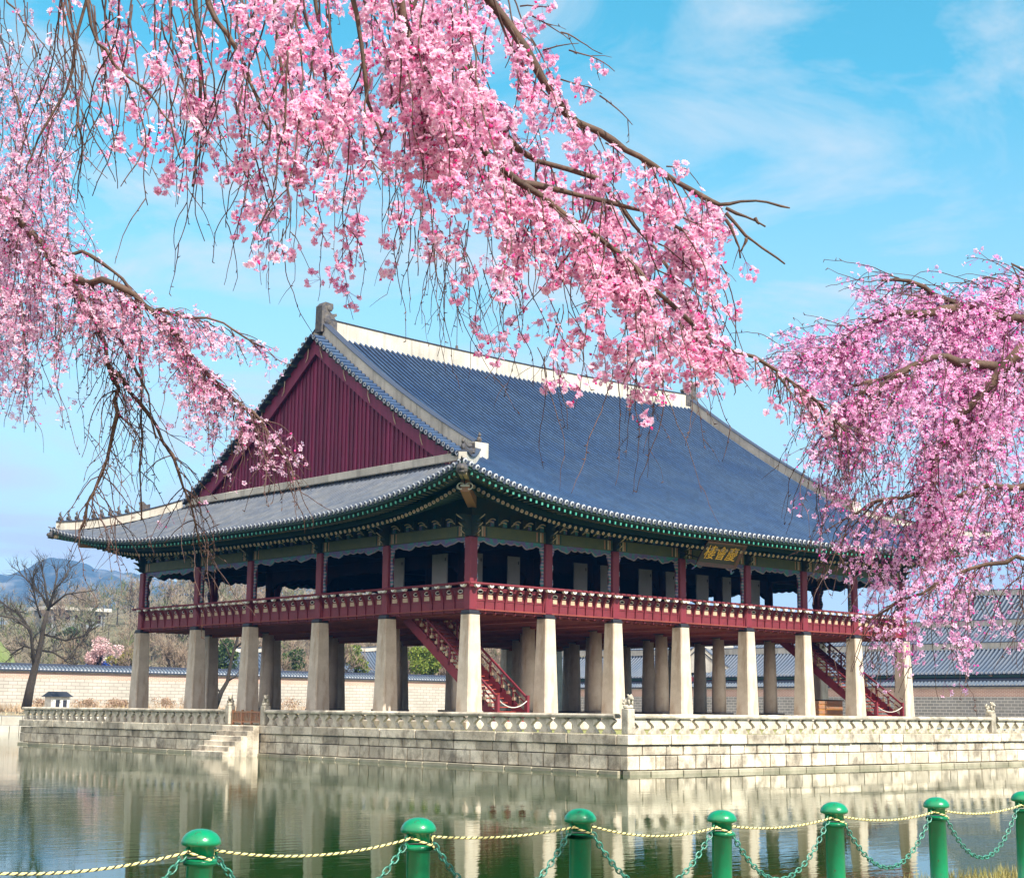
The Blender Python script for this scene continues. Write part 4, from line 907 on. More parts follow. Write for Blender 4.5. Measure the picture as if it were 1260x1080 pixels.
# small roofs and the pale hillside building beyond the left wall
def house(px0, px1, yw, ze, zr, label, name='tiled_house', rm=None):
    a, b_ = on(1, yw, px0, 860), on(1, yw, px1, 860)
    root = empty(name, ((a[0] + b_[0]) / 2, yw, -.5)); tag(root, label, 'house', 'low houses beyond the left wall')
    x0, x1 = float(a[0]), float(b_[0]); h = 3.6
    m = MB(); m.box((x0 + .6, yw - h * .7, -.6), (x1 - .6, yw + h * .7, ze - .1)); m.build('wall', PLASTER, root)
    m = MB(); n = max(4, int((x1 - x0) / .5)); p = (x1 - x0) / n
    for sg in (1, -1):
        for i in range(n):
            m.grid([[(x0 + (i + .5 + cs) * p, yw + sg * h * u, zr + (ze - zr) * (u * 1.2 - .2 * u * u) + hh * 1.3) for cs, hh in CROSS] for u in np.linspace(0, 1, 5)])
    rf = m.build('roof', rm or HT, root, rec=False)
    m = MB(); swept(m, [(x0 + (x1 - x0) * s, yw, zr + .5 * abs(2 * s - 1) ** 3) for s in np.linspace(0, 1, 8)], .45, .5); m.build('roof_ridge', [PLASTER, TILEDK], rf)
    return root
house(108, 172, 112, 3.9, 5.1, 'low house with a bright blue tiled roof just over the left wall', rm=mat('bright_blue_roof', (.03, .08, .36), .5, grain=.1))
house(262, 330, 114, 4.5, 6.8, 'tiled house whose grey roof shows between the second and third columns')
house(398, 470, 116, 4.6, 7.6, 'tiled house beside the evergreen shrubs, seen under the deck')
house(660, 700, 112, 5.0, 8.0, 'tiled house seen far behind between the central columns')
a = on(1, 250, 97, 752)
hb = empty('hillside_building', (float(a[0]), 250, 10)); tag(hb, 'pale flat roofed building low on the wooded hill behind the left wall', 'building')
m = MB(); m.box((a[0] - 7, 248, 4), (a[0] + 5, 256, a[2])); m.build('wall', mat('grey_wall', (.2, .22, .24), .9, grain=.1), hb)
m = MB(); m.box((a[0] - 8, 247, a[2] + .01), (a[0] + 6, 257, a[2] + .7)); m.build('roof', WHITE, hb)
for q in range(5): MB().box((a[0] - 6.4 + q * 2.3, 247.9, a[2] - 2.4), (a[0] - 5.2 + q * 2.3, 247.995, a[2] - .8)).build('window', INTER, hb)
# kiosk and white fence on the far left bank
a = on(1, 88, 70, 868); ks = empty('white_kiosk', (float(a[0]), 88, -.8)); tag(ks, 'tiny white kiosk with a black roof on the far bank', 'kiosk')
kx = float(a[0]); m = MB(); m.box((kx - .95, 87.3, -.85), (kx + .95, 88.7, .9), 0, .03); kw = m.build('wall', WHITE, ks)
for q in (-.3, .45): MB().box((kx + q - .2, 87.26, -.1), (kx + q + .2, 87.298, .6)).build('window', BLACK, ks)
m = MB(); m.add([(kx - 1.2, 87, .9), (kx + 1.2, 87, .9), (kx + 1.2, 89, .9), (kx - 1.2, 89, .9), (kx - .85, 87.8, 1.4), (kx + .85, 87.8, 1.4), (kx + .85, 88.2, 1.4), (kx - .85, 88.2, 1.4)], [(3, 2, 1, 0), (4, 5, 6, 7), (0, 1, 5, 4), (1, 2, 6, 5), (2, 3, 7, 6), (3, 0, 4, 7)]); m.build('roof', BLACK, ks)
fe = empty('bank_railing', (-18, 81, -.85)); tag(fe, 'low stone post and rail fence on the bank at the far left edge', 'fence')
m = MB()
for x in np.arange(-30, -6.5, 2.0):
    MB().box((x - .14, 80.7, -.85), (x + .14, 80.98, .25), 0, .03).build('fence_post', EDGE, fe)
m.box((-31, 80.76, -.02), (-6, 80.92, .14)); m.box((-31, 80.78, -.5), (-6, 80.9, -.38)); m.build('fence_rail', EDGE, fe)

# ------------------------------------------------------------------ hills
def polar(px, d): return CAM + d * (FW * 0 + np.array([*(FW[:2] + (px - 630) / FPX * RT[:2]), 0]) / np.linalg.norm(FW[:2]))
def hnoise(x, y):
    return math.sin(x * .013 + 1.3) * math.cos(y * .017 + .4) + .5 * math.sin(x * .041 + y * .027) + .3 * math.sin(x * .09 - y * .07 + 2)
HILL = mat('wooded_hillside', (0.155, 0.115, 0.08), .95, (0.12, 0.115, 0.06), .02, grain=.25, gscale=.25)
def top_px(px): return np.interp(px, [-700, -200, 0, 60, 110, 170, 240, 330, 430, 520, 640, 720, 900, 1000, 1400], [790, 765, 748, 742, 735, 728, 712, 715, 722, 728, 745, 775, 835, 860, 868])
rows = []
for px in np.arange(-700, 1400, 30):
    row = []
    for d in (190, 215, 240, 270, 300, 340, 380, 440, 520):
        P = polar(px, d); hz_ = 873.8 + (px - 630) * .0104
        H = max(0, (hz_ - top_px(px)) / FPX * 400) - 5.0
        f = min(1, max(0, (d - 200) / 190)); f = f * f * (3 - 2 * f)
        row.append((P[0], P[1], -1.2 + max(0, H) * f + (hnoise(P[0], P[1]) * 1.1 * f)))
    rows.append(row)
m = MB(); m.grid(rows); tag(m.build('wooded_hill', HILL, None, True), kind='structure')
HGRID = list(rows)
def hill_z(px, d):
    i = (px + 700) / 30; ds = (190, 215, 240, 270, 300, 340, 380, 440, 520); j = np.interp(d, ds, range(9)); i0, j0 = int(i), min(7, int(j))
    fi, fj = i - i0, j - j0; g = lambda a, b_: HGRID[a][b_][2]
    return (g(i0, j0) * (1 - fi) + g(i0 + 1, j0) * fi) * (1 - fj) + (g(i0, j0 + 1) * (1 - fi) + g(i0 + 1, j0 + 1) * fi) * fj
# green bank on the left part of the hill
GH = mat('bright_green_slope', (0.13, 0.20, 0.03), .95, (0.18, 0.2, 0.06), .1, grain=.15, gscale=.5)
mr3 = []
for px in np.linspace(-260, 62, 12):
    q = []
    for d, lift in zip((178, 195, 212, 226, 236), (-1.5, 5, 11.5, 15.5, 12)):
        P = polar(px, d); e = math.sin((px + 260) / 322 * math.pi) ** .6
        q.append((P[0], P[1], -1.2 + max(0, (lift + 1.5)) * e + .3 * hnoise(P[0] * 3, P[1] * 3)))
    mr3.append(q)
m = MB(); m.grid(mr3); tag(m.build('green_slope', GH, None, True), kind='structure')
MOUNT = mat('mountain_forest', (0.045, 0.065, 0.07), .95, (0.22, 0.22, 0.22), .006, mixpos=(.55, .68), grain=.3, gscale=.02, bump=9, bscale=.03)
rows = []
mt_x = [-900, -500, -250, -120, -40, 20, 45, 70, 92, 108, 125, 145, 165, 200, 260, 330, 420, 520, 580, 640, 700, 800, 1000]
mt_y = [720, 700, 712, 704, 703, 698, 690, 679, 677, 683, 693, 693, 695, 704, 712, 700, 690, 684, 690, 700, 728, 790, 860]
from mathutils import noise as mno
ds_ = np.linspace(1300, 2650, 30)
for px in np.arange(-900, 1000, 5):
    row = []
    hz_ = 873.8 + (px - 630) * .0104; H = max(0, (hz_ - np.interp(px, mt_x, mt_y)) / FPX * 2300)
    for d in ds_:
        P = polar(px, d); f = np.interp(d, [1300, 1600, 1900, 2150, 2300, 2420, 2650], [0, .3, .58, .82, 1, .93, .5])
        v = Vector((P[0] / 210, P[1] / 210, 0)); jag = 26 * (abs(mno.fractal(v, .9, 2.1, 5)) ) * min(1, max(0, (2300 - d) / 200)) + 5 * mno.noise(v * 7) + 3 * mno.noise(v * 17)
        row.append((P[0], P[1], -3 + ((H - 6) * f + jag * min(1, f * 3) if H > 12 else H * f)))
    rows.append(row)
m = MB(); m.grid(rows); tag(m.build('mountain', MOUNT), kind='structure')
# ================================================================== trees of the far banks
def rot_about(v, ax_, a):
    ax_ = ax_ / np.linalg.norm(ax_); return v * math.cos(a) + np.cross(ax_, v) * math.sin(a) + ax_ * np.dot(ax_, v) * (1 - math.cos(a))
def rbranch(mb, p, d, L_, r, lvl, rr, tips, nmax=5, bend=.18, up=.12):
    pts = [p]; k = 5
    for i in range(k):
        d = d + np.array([rr.gauss(0, bend), rr.gauss(0, bend), rr.gauss(0, bend) + up]); d /= np.linalg.norm(d); p = p + d * L_ / k; pts.append(p)
    mb.tube(pts, np.linspace(r, r * .5, k + 1), 5 if lvl > 1 else (4 if lvl == 1 else 3), 0, False)
    if lvl == 0: tips.append((pts[2], d)); tips.append((p, d)); return
    for c in range(nmax):
        i = rr.randint(2, k); q = pts[i]; ax_ = np.array([rr.gauss(0, 1), rr.gauss(0, 1), rr.gauss(0, 1)])
        rbranch(mb, q, rot_about(d, ax_, rr.uniform(.35, .95)), L_ * rr.uniform(.5, .78), r * (.55 - .04 * (i < 4)), lvl - 1, rr, tips, nmax, bend, up)
def sprays(mb, tips, rr, n, ln, w, mi=1):
    for p, d in tips:
        for _ in range(n):
            v = d + np.array([rr.gauss(0, .6), rr.gauss(0, .6), rr.gauss(0, .55) + .15]); v /= np.linalg.norm(v); l = ln * rr.uniform(.5, 1.2)
            s = np.cross(v, [rr.gauss(0, 1), rr.gauss(0, 1), rr.gauss(0, 1)]); s /= np.linalg.norm(s) + 1e-6
            mb.add([p - s * w, p + s * w, p + v * l + s * w * .3], [(0, 1, 2)], mi)
def bare_tree_meshes(seed, h=9.0):
    rr = random.Random(seed); m = MB(); tips = []
    th = h * rr.uniform(.25, .35); m.tube([(0, 0, -.6), (rr.gauss(0, .1), rr.gauss(0, .1), th * .5), (rr.gauss(0, .2), 0, th)], [.2, .16, .13], 6, 0, False); p = np.array(m.v[-1])
    for c in range(4): rbranch(m, np.array([0, 0, th * rr.uniform(.75, 1)]), rot_about(np.array([0, 0, 1.]), np.array([math.cos(c * 1.6), math.sin(c * 1.6), 0]), rr.uniform(.2, .7)), h * .38, .1, 2, rr, tips, 4)
    s = MB(); sprays(s, tips, rr, 8, 1.15, .028, 0)
    return m.mesh('trunk', BARKG, True), s.mesh('crown', BRUSH)
TR = [bare_tree_meshes(s) for s in range(5)]
def plant_bare(i, loc, sc, label, group='bare trees on the wooded hill'):
    r = empty('bare_tree', loc, random.uniform(0, 6.28)); r.scale = (sc, sc, sc * random.uniform(.9, 1.15)); tag(r, label, 'tree', group)
    a = link('trunk', TR[i][0]); a.parent = r; b_ = link('crown', TR[i][1]); b_.parent = r; return r
rt = random.Random(5)
for k in range(120):
    px = rt.uniform(-60, 760) if k < 95 else rt.uniform(760, 1250); d = rt.uniform(192, 330) if px < 700 else rt.uniform(185, 215)
    P = polar(px, d)
    if P[1] < YN + 4 or (px < 66 and d < 245): continue
    plant_bare(k % 5, (P[0], P[1], hill_z(px, d) - .3), rt.uniform(.75, 1.15) * (1 if px < 760 else .7), 'bare brown tree among many on the wooded hillside behind the palace wall')
# the rest of the wood, massed
wood = MB(); rr = random.Random(21)
for k in range(760):
    px = rr.uniform(-250, 800); d = rr.uniform(230, 470); P = polar(px, d); z = hill_z(px, d); h = rr.uniform(6, 10)
    c = np.array([P[0], P[1], z + h * .55]); wd = h * .38
    wood.tube([(P[0], P[1], z - .5), (P[0], P[1], z + h * .55)], [.2, .09], 3, 0, False)
    tips = [(c + np.array([rr.gauss(0, .5) * wd, rr.gauss(0, .5) * wd, rr.gauss(0, .5) * h * .36]), np.array([rr.gauss(0, .3), rr.gauss(0, .3), .7])) for _ in range(18)]
    sprays(wood, tips, rr, 6, 2.3, .055, 2 if rr.random() < .2 else 1)
tag(wood.build('far_woodland', [BARKG, mat('far_twig_haze', (0.24, 0.175, 0.135), .95, (0.17, 0.16, 0.10), .03, island=.25, grain=0), mat('olive_tree_haze', (0.10, 0.115, 0.035), .95, (0.07, 0.09, 0.03), .03, island=.25, grain=0)], None, False, rec=False), kind='stuff')

# the large bare tree at the left, limbs where the photograph shows them
YT = 87.0
d0 = float(np.dot(on(1, YT, 33, 866) - CAM, FW))
def px3(l, spread=0.0): return [pt(x, y, d0 + (spread * i if i else 0)) for i, (x, y) in enumerate(l)]
bt = empty('bare_tree', tuple(pt(32, 869, d0))); tag(bt, 'large dark leafless tree with a forked trunk on the far left bank', 'tree')
rr = random.Random(3); m = MB(); m.tube(px3([(32, 872), (37.7, 843), (43.8, 818), (49.9, 794), (54, 768), (59, 751)]), [.5, .4, .33, .27, .22, .17], 8); m.build('trunk', BARKG, bt, True)
tips = []; cm = MB()
LIMBS = [([(59, 751), (67, 725), (71, 700)], .18, .4), ([(42, 822), (39.7, 794), (37.7, 776), (20, 761), (0, 757), (-50, 740)], .26, -.5), ([(37.7, 776), (24, 755), (10, 747), (0, 739), (-25, 722)], .18, .6), ([(54, 780), (81, 788), (102, 782), (122, 769)], .15, -.6),
         ([(50, 800), (65, 802), (81, 812), (96, 794), (104, 788)], .15, .8), ([(59, 747), (51, 731), (41, 721), (22, 702)], .16, .5), ([(60, 748), (81, 731), (110, 727)], .15, -.7), ([(67, 725), (78, 714), (86, 698)], .12, .5), ([(50, 760), (44, 740), (40, 715), (42, 700)], .14, -.5), ([(59, 745), (55, 715), (50, 694)], .14, .8), ([(46, 800), (30, 795), (12, 806)], .12, .6)]
for l, r, sp in LIMBS:
    P = px3(l, sp); q = MB(); q.tube(P, np.linspace(r * .75, .05, len(P)), 6); q.build('limb', BARKG, bt, True)
    for i in range(1, len(P)):
        for _ in range(4):
            f = rr.random(); o = P[i - 1] * (1 - f) + P[i] * f; d = P[i] - P[i - 1]; d /= np.linalg.norm(d)
            rbranch(cm, o, rot_about(d, np.array([rr.gauss(0, 1), rr.gauss(0, 1), rr.gauss(0, 1)]), rr.uniform(.3, .9)), rr.uniform(.9, 1.8), .05, 1, rr, tips, 4, .2, .1)
sprays(cm, tips, rr, 2, .8, .014, 0); cm.build('twigs', [BARKG], bt, rec=False)['kind'] = 'stuff'
# leaning bare tree seen between the second and third columns, and a few along the wall foot
d0 = float(np.dot(on(1, 70, 270, 866) - CAM, FW))
bt = empty('bare_tree', tuple(pt(266, 872, d0))); tag(bt, 'small dark leaning bare tree seen under the deck between two left stone columns', 'tree')
m = MB(); m.tube(px3([(264, 874), (272, 852), (280, 838), (285, 810), (292, 786), (297, 765)]), [.26, .22, .18, .14, .11, .07], 7); m.build('trunk', BARKG, bt, True)
for l in ([(280, 838), (290, 832), (297, 822)], [(284, 812), (278, 795), (268, 782)], [(287, 800), (300, 788), (308, 775)], [(272, 852), (262, 842), (255, 830)]):
    P = px3(l); q = MB(); q.tube(P, np.linspace(.1, .03, len(P)), 5); q.build('limb', BARKG, bt, True)
for px, yw, sc, lb in ((160, 104.5, .8, 'bare tree close behind the left palace wall, beside the leftmost stone column'), (215, 106, .95, 'bare brown tree behind the palace wall, right of the leftmost stone column'), (345, 107, .9, 'bare tree behind the palace wall, left of the third stone column'),
                       (420, 106, 1.0, 'grey bare tree behind the palace wall, left of the fifth stone column'), (955, 103, .8, 'bare tree showing through the far right opening of the upper storey'), (610, 108, .8, 'bare tree behind the wall in the middle, seen past the corner column')):
    P = on(1, yw, px, 866); plant_bare(int(px) % 5, (float(P[0]), yw, -.6), sc, lb, None)

# ------------------------------------------------------------------ evergreen shrubs, pines, blossom tree
def leafy(name, label, cat, px, y0, yw, wpx, hpx, cols, n, leaf, seed, trunk=True, clumps=9):
    rr = np.random.default_rng(seed); b_ = on(1, yw, px, y0); sc = float(np.dot(b_ - CAM, FW)) / FPX; w, h = wpx * sc, hpx * sc
    root = empty(name, (float(b_[0]), yw, float(b_[2]))); tag(root, label, cat)
    cs = np.stack([rr.normal(0, .26, clumps) * w, rr.normal(0, .26, clumps) * w, h * (.3 + .55 * rr.random(clumps))], 1); rs = w * rr.uniform(.16, .3, clumps)
    if trunk:
        m = MB()
        for c in cs[:6]: m.tube([b_ + np.array([0, 0, -.4]), b_ + c * np.array([.4, .4, .5]), b_ + c], [.14, .09, .04], 5, 0, False)
        m.build('trunk', BARKG, root)
    k = rr.integers(0, clumps, n); v = rr.normal(0, 1, (n, 3)); v /= np.linalg.norm(v, axis=1)[:, None]
    P = b_ + cs[k] + v * (rs[k] * rr.uniform(.55, 1.05, n))[:, None] * np.array([1, 1, .8]); P[:, 2] = np.maximum(P[:, 2], b_[2] + .05)
    a = rr.normal(0, 1, (n, 3)); a /= np.linalg.norm(a, axis=1)[:, None]; c2 = np.cross(a, rr.normal(0, 1, (n, 3))); c2 /= np.linalg.norm(c2, axis=1)[:, None]
    s_ = (leaf * rr.uniform(.6, 1.3, n))[:, None]
    V = np.stack([P - a * s_, P + c2 * s_ * .55, P + a * s_, P - c2 * s_ * .55], 1).reshape(-1, 3)
    me = bpy.data.meshes.new('crown'); me.from_pydata(V.tolist(), [], np.arange(4 * n).reshape(-1, 4).tolist())
    at = me.color_attributes.new('col', 'FLOAT_COLOR', 'POINT'); C_ = np.array(cols)[rr.integers(0, len(cols), n)] * rr.uniform(.75, 1.25, (n, 1)); C_ = np.repeat(np.concatenate([C_, np.ones((n, 1))], 1), 4, 0); at.data.foreach_set('color', C_.ravel())
    me.materials.append(mat('leaf_colours', (1, 1, 1), .7, attr='col', grain=0, transl=.25, spec=.3)); link('crown', me, root); return root
YG = [(.16, .21, .025), (.12, .18, .02), (.22, .25, .04)]; DG = [(.035, .07, .02), (.05, .085, .025), (.03, .05, .02)]; MG = [(.08, .12, .03), (.1, .13, .04)]; PK = [(.62, .42, .42), (.7, .52, .52), (.5, .3, .3)]
leafy('evergreen_shrub', 'bright yellow green rounded shrub behind the wall, seen left of the red staircase', 'shrub', 522, 842, 106, 52, 46, YG, 5200, .17, 1)
leafy('evergreen_shrub', 'dark green tree above the yellow green shrub, left of the staircase', 'tree', 540, 842, 112, 60, 62, DG, 4200, .2, 2)
leafy('evergreen_shrub', 'olive green shrub seen between the third and fourth stone columns', 'shrub', 438, 838, 110, 40, 46, YG + MG, 2600, .18, 3)
leafy('evergreen_shrub', 'dark green shrub seen between the second and third stone columns', 'shrub', 272, 836, 112, 44, 52, DG + MG, 2600, .18, 4)
leafy('evergreen_shrub', 'green bush behind the wall beside the far house roof, left of the fourth column', 'shrub', 352, 834, 114, 40, 34, MG + DG, 2200, .18, 14)
leafy('pine_tree', 'dark green pine on the hill, seen through the second upper opening from the left', 'tree', 222, 800, 190, 50, 62, DG + MG, 4200, .32, 5)
leafy('evergreen_shrub', 'yellow green bush behind the left palace wall, near the leftmost column', 'shrub', 152, 822, 108, 34, 22, [(.26, .24, .04), (.2, .2, .05)], 1800, .17, 6)
leafy('blossom_tree', 'small pale pink blossoming tree behind the left palace wall', 'tree', 122, 826, 110, 44, 42, PK, 2600, .13, 7)
leafy('evergreen_shrub', 'dark evergreen shrub half way up the hill, left of the pale flat roofed building', 'shrub', 100, 800, 200, 40, 26, DG, 1500, .3, 8)
for i, (px, w) in enumerate(((52, 20), (106, 18), (132, 20), (150, 14), (205, 22), (350, 26))):
    leafy('dry_bush', ('low pinkish dry bush by the left wall, ' + ('beside the large bare tree', 'right of the white kiosk', 'midway between kiosk and first column', 'close to the left of the first column', 'right of the leftmost stone column', 'between the third and fourth columns')[i]), 'bush', px, 870, 98, w * 1.6, 9, [(.36, .25, .17), (.40, .30, .19), (.42, .28, .21)], 800, .1, 30 + i, False, 7)

# tawny dry grass along the wall foot and bank
m = MB(); rr = random.Random(77)
for _ in range(9000):
    x = rr.uniform(-40, 62); y = rr.uniform(93, 101.2) if rr.random() < .8 else rr.uniform(81, 93); h = rr.uniform(.25, 1.15) * (1 if y > 93 else .4); z = gz(x, y) - .05; a = rr.uniform(0, 6.28); w = rr.uniform(.03, .07); q = np.array([math.cos(a), math.sin(a), 0]) * w; c = np.array([x, y, z]); l = np.array([rr.gauss(0, .25), rr.gauss(0, .25), h])
    m.add([c - q, c + q, c + l], [(0, 1, 2)])
tag(m.build('dry_grass', mat('tawny_grass', (.40, .29, .16), .95, (.46, .33, .24), .3, island=.3, grain=0), rec=False), kind='stuff')

# ================================================================== bollards, chains and rope on the near bank
ZB = -1.62
BPX = [(-140, 1027), (246, 1019), (517, 1005), (714, 994), (887, 996), (1027, 986), (1153, 980), (1258, 973)]
BP = [on(1, -47.2, x, y) for x, y in BPX]; BP[0] = BP[1] + (BP[1] - BP[2]) * 1.02
b0 = empty('bollard'); prof = [(.115, 0), (.115, .03), (.083, .045), (.080, .05), (.078, .745), (.097, .752), (.101, .766), (.097, .78), (.079, .787), (.079, .80), (.079, .853), (.109, .862), (.117, .872), (.117, .884), (.109, .905), (.090, .928), (.060, .946), (.03, .954), (.004, .956)]
m = MB(); m.lathe(prof[:8], n=28); post = m.build('post', BOLL, b0, True); m = MB(); m.lathe(prof[9:], n=28); m.build('cap', BOLL, b0, True); m = MB(); m.lathe([(.079, .744), (.097, .752), (.101, .766), (.097, .78), (.079, .788)], n=28); m.build('collar', BOLL, b0, True)
for sg in (-1, 1):
    m = MB(); m.tube([np.array([sg * (.075 + .035 * math.sin(t)), 0, .815 + .035 * math.cos(t)]) for t in np.linspace(0, math.pi, 7)], .009, 5)
    m.build('chain_eye', BOLL, b0, True)
HB = .956
labs = ['green bollard just outside the left edge holding the rope end', 'leftmost green bollard in view, standing apart at the lower left', 'second green bollard from the left, before the shaded terrace wall', 'tall green bollard in the middle, below the terrace corner lion', 'green bollard right of the middle one, its cap a little lower', 'green bollard below the right columns, third from the right edge', 'slightly leaning green bollard beside the grassy bank, second from the right edge', 'green bollard cut by the right edge of the picture']
bol = []
for i, P in enumerate(BP):
    o = b0 if i == 0 else copy_tree(b0); s = (P[2] - ZB) / HB; o.location = (P[0], P[1], ZB); o.scale = (1, 1, s); o.rotation_euler = (0, R_(-1.3 if i == 6 else .9 * math.sin(i * 2.1)), .3 * i)
    tag(o, labs[i], 'bollard', 'green bollards along the bank'); bol.append(np.array([P[0], P[1], P[2]])); o.rotation_euler.z = R_(.8 * i)
def sagged(a, b, sag, n):
    t = np.linspace(0, 1, n); P = a[None] * (1 - t)[:, None] + b[None] * t[:, None]; P[:, 2] -= sag * 4 * t * (1 - t); return P
clab = ['green chain drooping left of the leftmost bollard', 'green chain from the leftmost bollard to the second', 'green chain between the second bollard and the middle one', 'green chain from the middle bollard to the lower capped one', 'green chain drooping between two bollards below the right columns', 'green chain left of the leaning bollard', 'green chain drooping to the bollard at the right edge']
for i in range(7):
    a, b = bol[i] + np.array([.095, 0, -.14]), bol[i + 1] + np.array([-.095, 0, -.14])
    P = sagged(a, b, .44, 400); L_ = np.r_[0, np.cumsum(np.linalg.norm(np.diff(P, axis=0), axis=1))]; n = int(L_[-1] / .046); m = MB()
    ang = np.linspace(0, 2 * math.pi, 11)[:-1]
    for k in range(n):
        s = (k + .5) * L_[-1] / n; c = np.array([np.interp(s, L_, P[:, j]) for j in range(3)]); c2 = np.array([np.interp(min(s + .01, L_[-1]), L_, P[:, j]) for j in range(3)]); d = c2 - c; d /= np.linalg.norm(d) + 1e-9
        sd = np.cross(d, Z3); sd /= np.linalg.norm(sd); up_ = np.cross(sd, d); w = (sd + up_) / math.sqrt(2) if k % 2 else (sd - up_) / math.sqrt(2)
        loop = [c + d * (.017 * np.sign(math.cos(t)) * (abs(math.cos(t)) ** .6) + .013 * math.cos(t)) + w * .0185 * math.sin(t) for t in ang]; loop.append(loop[0]); loop.append(loop[1])
        m.tube(loop, .0062, 5, 0, False)
    ch = m.build('chain', CHAINM, None, True, rec=False); tag(ch, clab[i], 'chain', 'green chains between the bollards')
m = MB(); path = []
for i in range(7):
    a, b = bol[i] + np.array([.08, -.03, -.125]), bol[i + 1] + np.array([-.08, -.03, -.125])
    path += list(sagged(a, b, (.07, .07, .035, .07, .045, .05, .05)[i], 130))
    c = bol[i + 1]; path += [c + np.array([.092 * math.cos(t), .092 * math.sin(t), -.125 - .012 * u]) for u, t in enumerate(np.linspace(math.pi + .2, 2 * math.pi - .2, 8))]
path = np.array(path); tn = np.gradient(path, axis=0); tn /= np.linalg.norm(tn, axis=1)[:, None]; sd = np.cross(tn, Z3); sd /= np.linalg.norm(sd, axis=1)[:, None]; up_ = np.cross(sd, tn)
Ls = np.r_[0, np.cumsum(np.linalg.norm(np.diff(path, axis=0), axis=1))]
ss = np.arange(0, Ls[-1], .009)
I3 = lambda A_: np.stack([np.interp(ss, Ls, A_[:, j]) for j in range(3)], 1)
pc, ps, pu = I3(path), I3(sd), I3(up_)
for k in range(3):
    ph = ss / .052 * 2 * math.pi / 1.0 + k * 2 * math.pi / 3
    m.tube(pc + .0047 * (np.cos(ph)[:, None] * ps + np.sin(ph)[:, None] * pu), .0051, 5, 1 if k == 2 else 0)
tag(m.build('rope', [ROPEY, ROPEK], None, True, rec=False), 'yellow and black twisted rope strung along the tops of the green bollards', 'rope')
# ================================================================== cherry trees in blossom
DA = """33246877997999996310000000000000
43257667889999998430000000000000
52256666799999999743000000000000
43345566799999999643300000000000
54344546568889989997433000000000
00335465578887889997634000000000
00032246567577667899999623400000
00001134347746367899997312000000
00000011226211556899984100000000
00000003310000444799874300000000
00000000000001257888874443000000
00000000000000014777665554600000
00000000000000001333221223000000
00000000000000000001110000000000""".split()
DB = """31000000000000000000000000000000
32000000000000000000000000000000
53000000000000000000000000000000
53200000000000000000000000000000
54200000000000000000000000000000
65200000000000000000000000000000
75310000000000000000000000000000
77310000000000000000000000000000
77542000000000000000000000000000
75555432000000000000000000000000
74335665400000000000000000000000
63203562000000000000000000000000
42002343210000000000000000000000
10000222320000000000000000000000
00000111210000000000000000000000
00000110000000000000000000000000""".split()
DC = """00000000000000000000000000000000
00000000000000000000000000000000
00000000000000000000000000000000
00000000000000000000000000000000
00000000000000000000000000000000
00000000000000000000000000000000
00000000000000000000000000000000
00000000000000000000000000000000
00000000000000000000000000443257
00000000000000000000000014677888
00000000000000000000000467888999
00000000000000000000000068888888
00000000000000000000000058867888
00000000000000000000000027657866
00000000000000000000000035458766
00000000000000000000000025357766
00000000000000000000000003556765
00000000000000000000000001576554
00000000000000000000000000555543
00000000000000000000000000255533
00000000000000000000000000013322
00000000000000000000000000001100""".split()
def dens(D, x, y):
    i, j = int(y // 40), int(x // 40)
    if y < 0: i = 0
    if x < 0: j = 0
    if i >= len(D) or j >= 32: return 0 if i >= len(D) else int(D[i][31])
    return int(D[i][j])
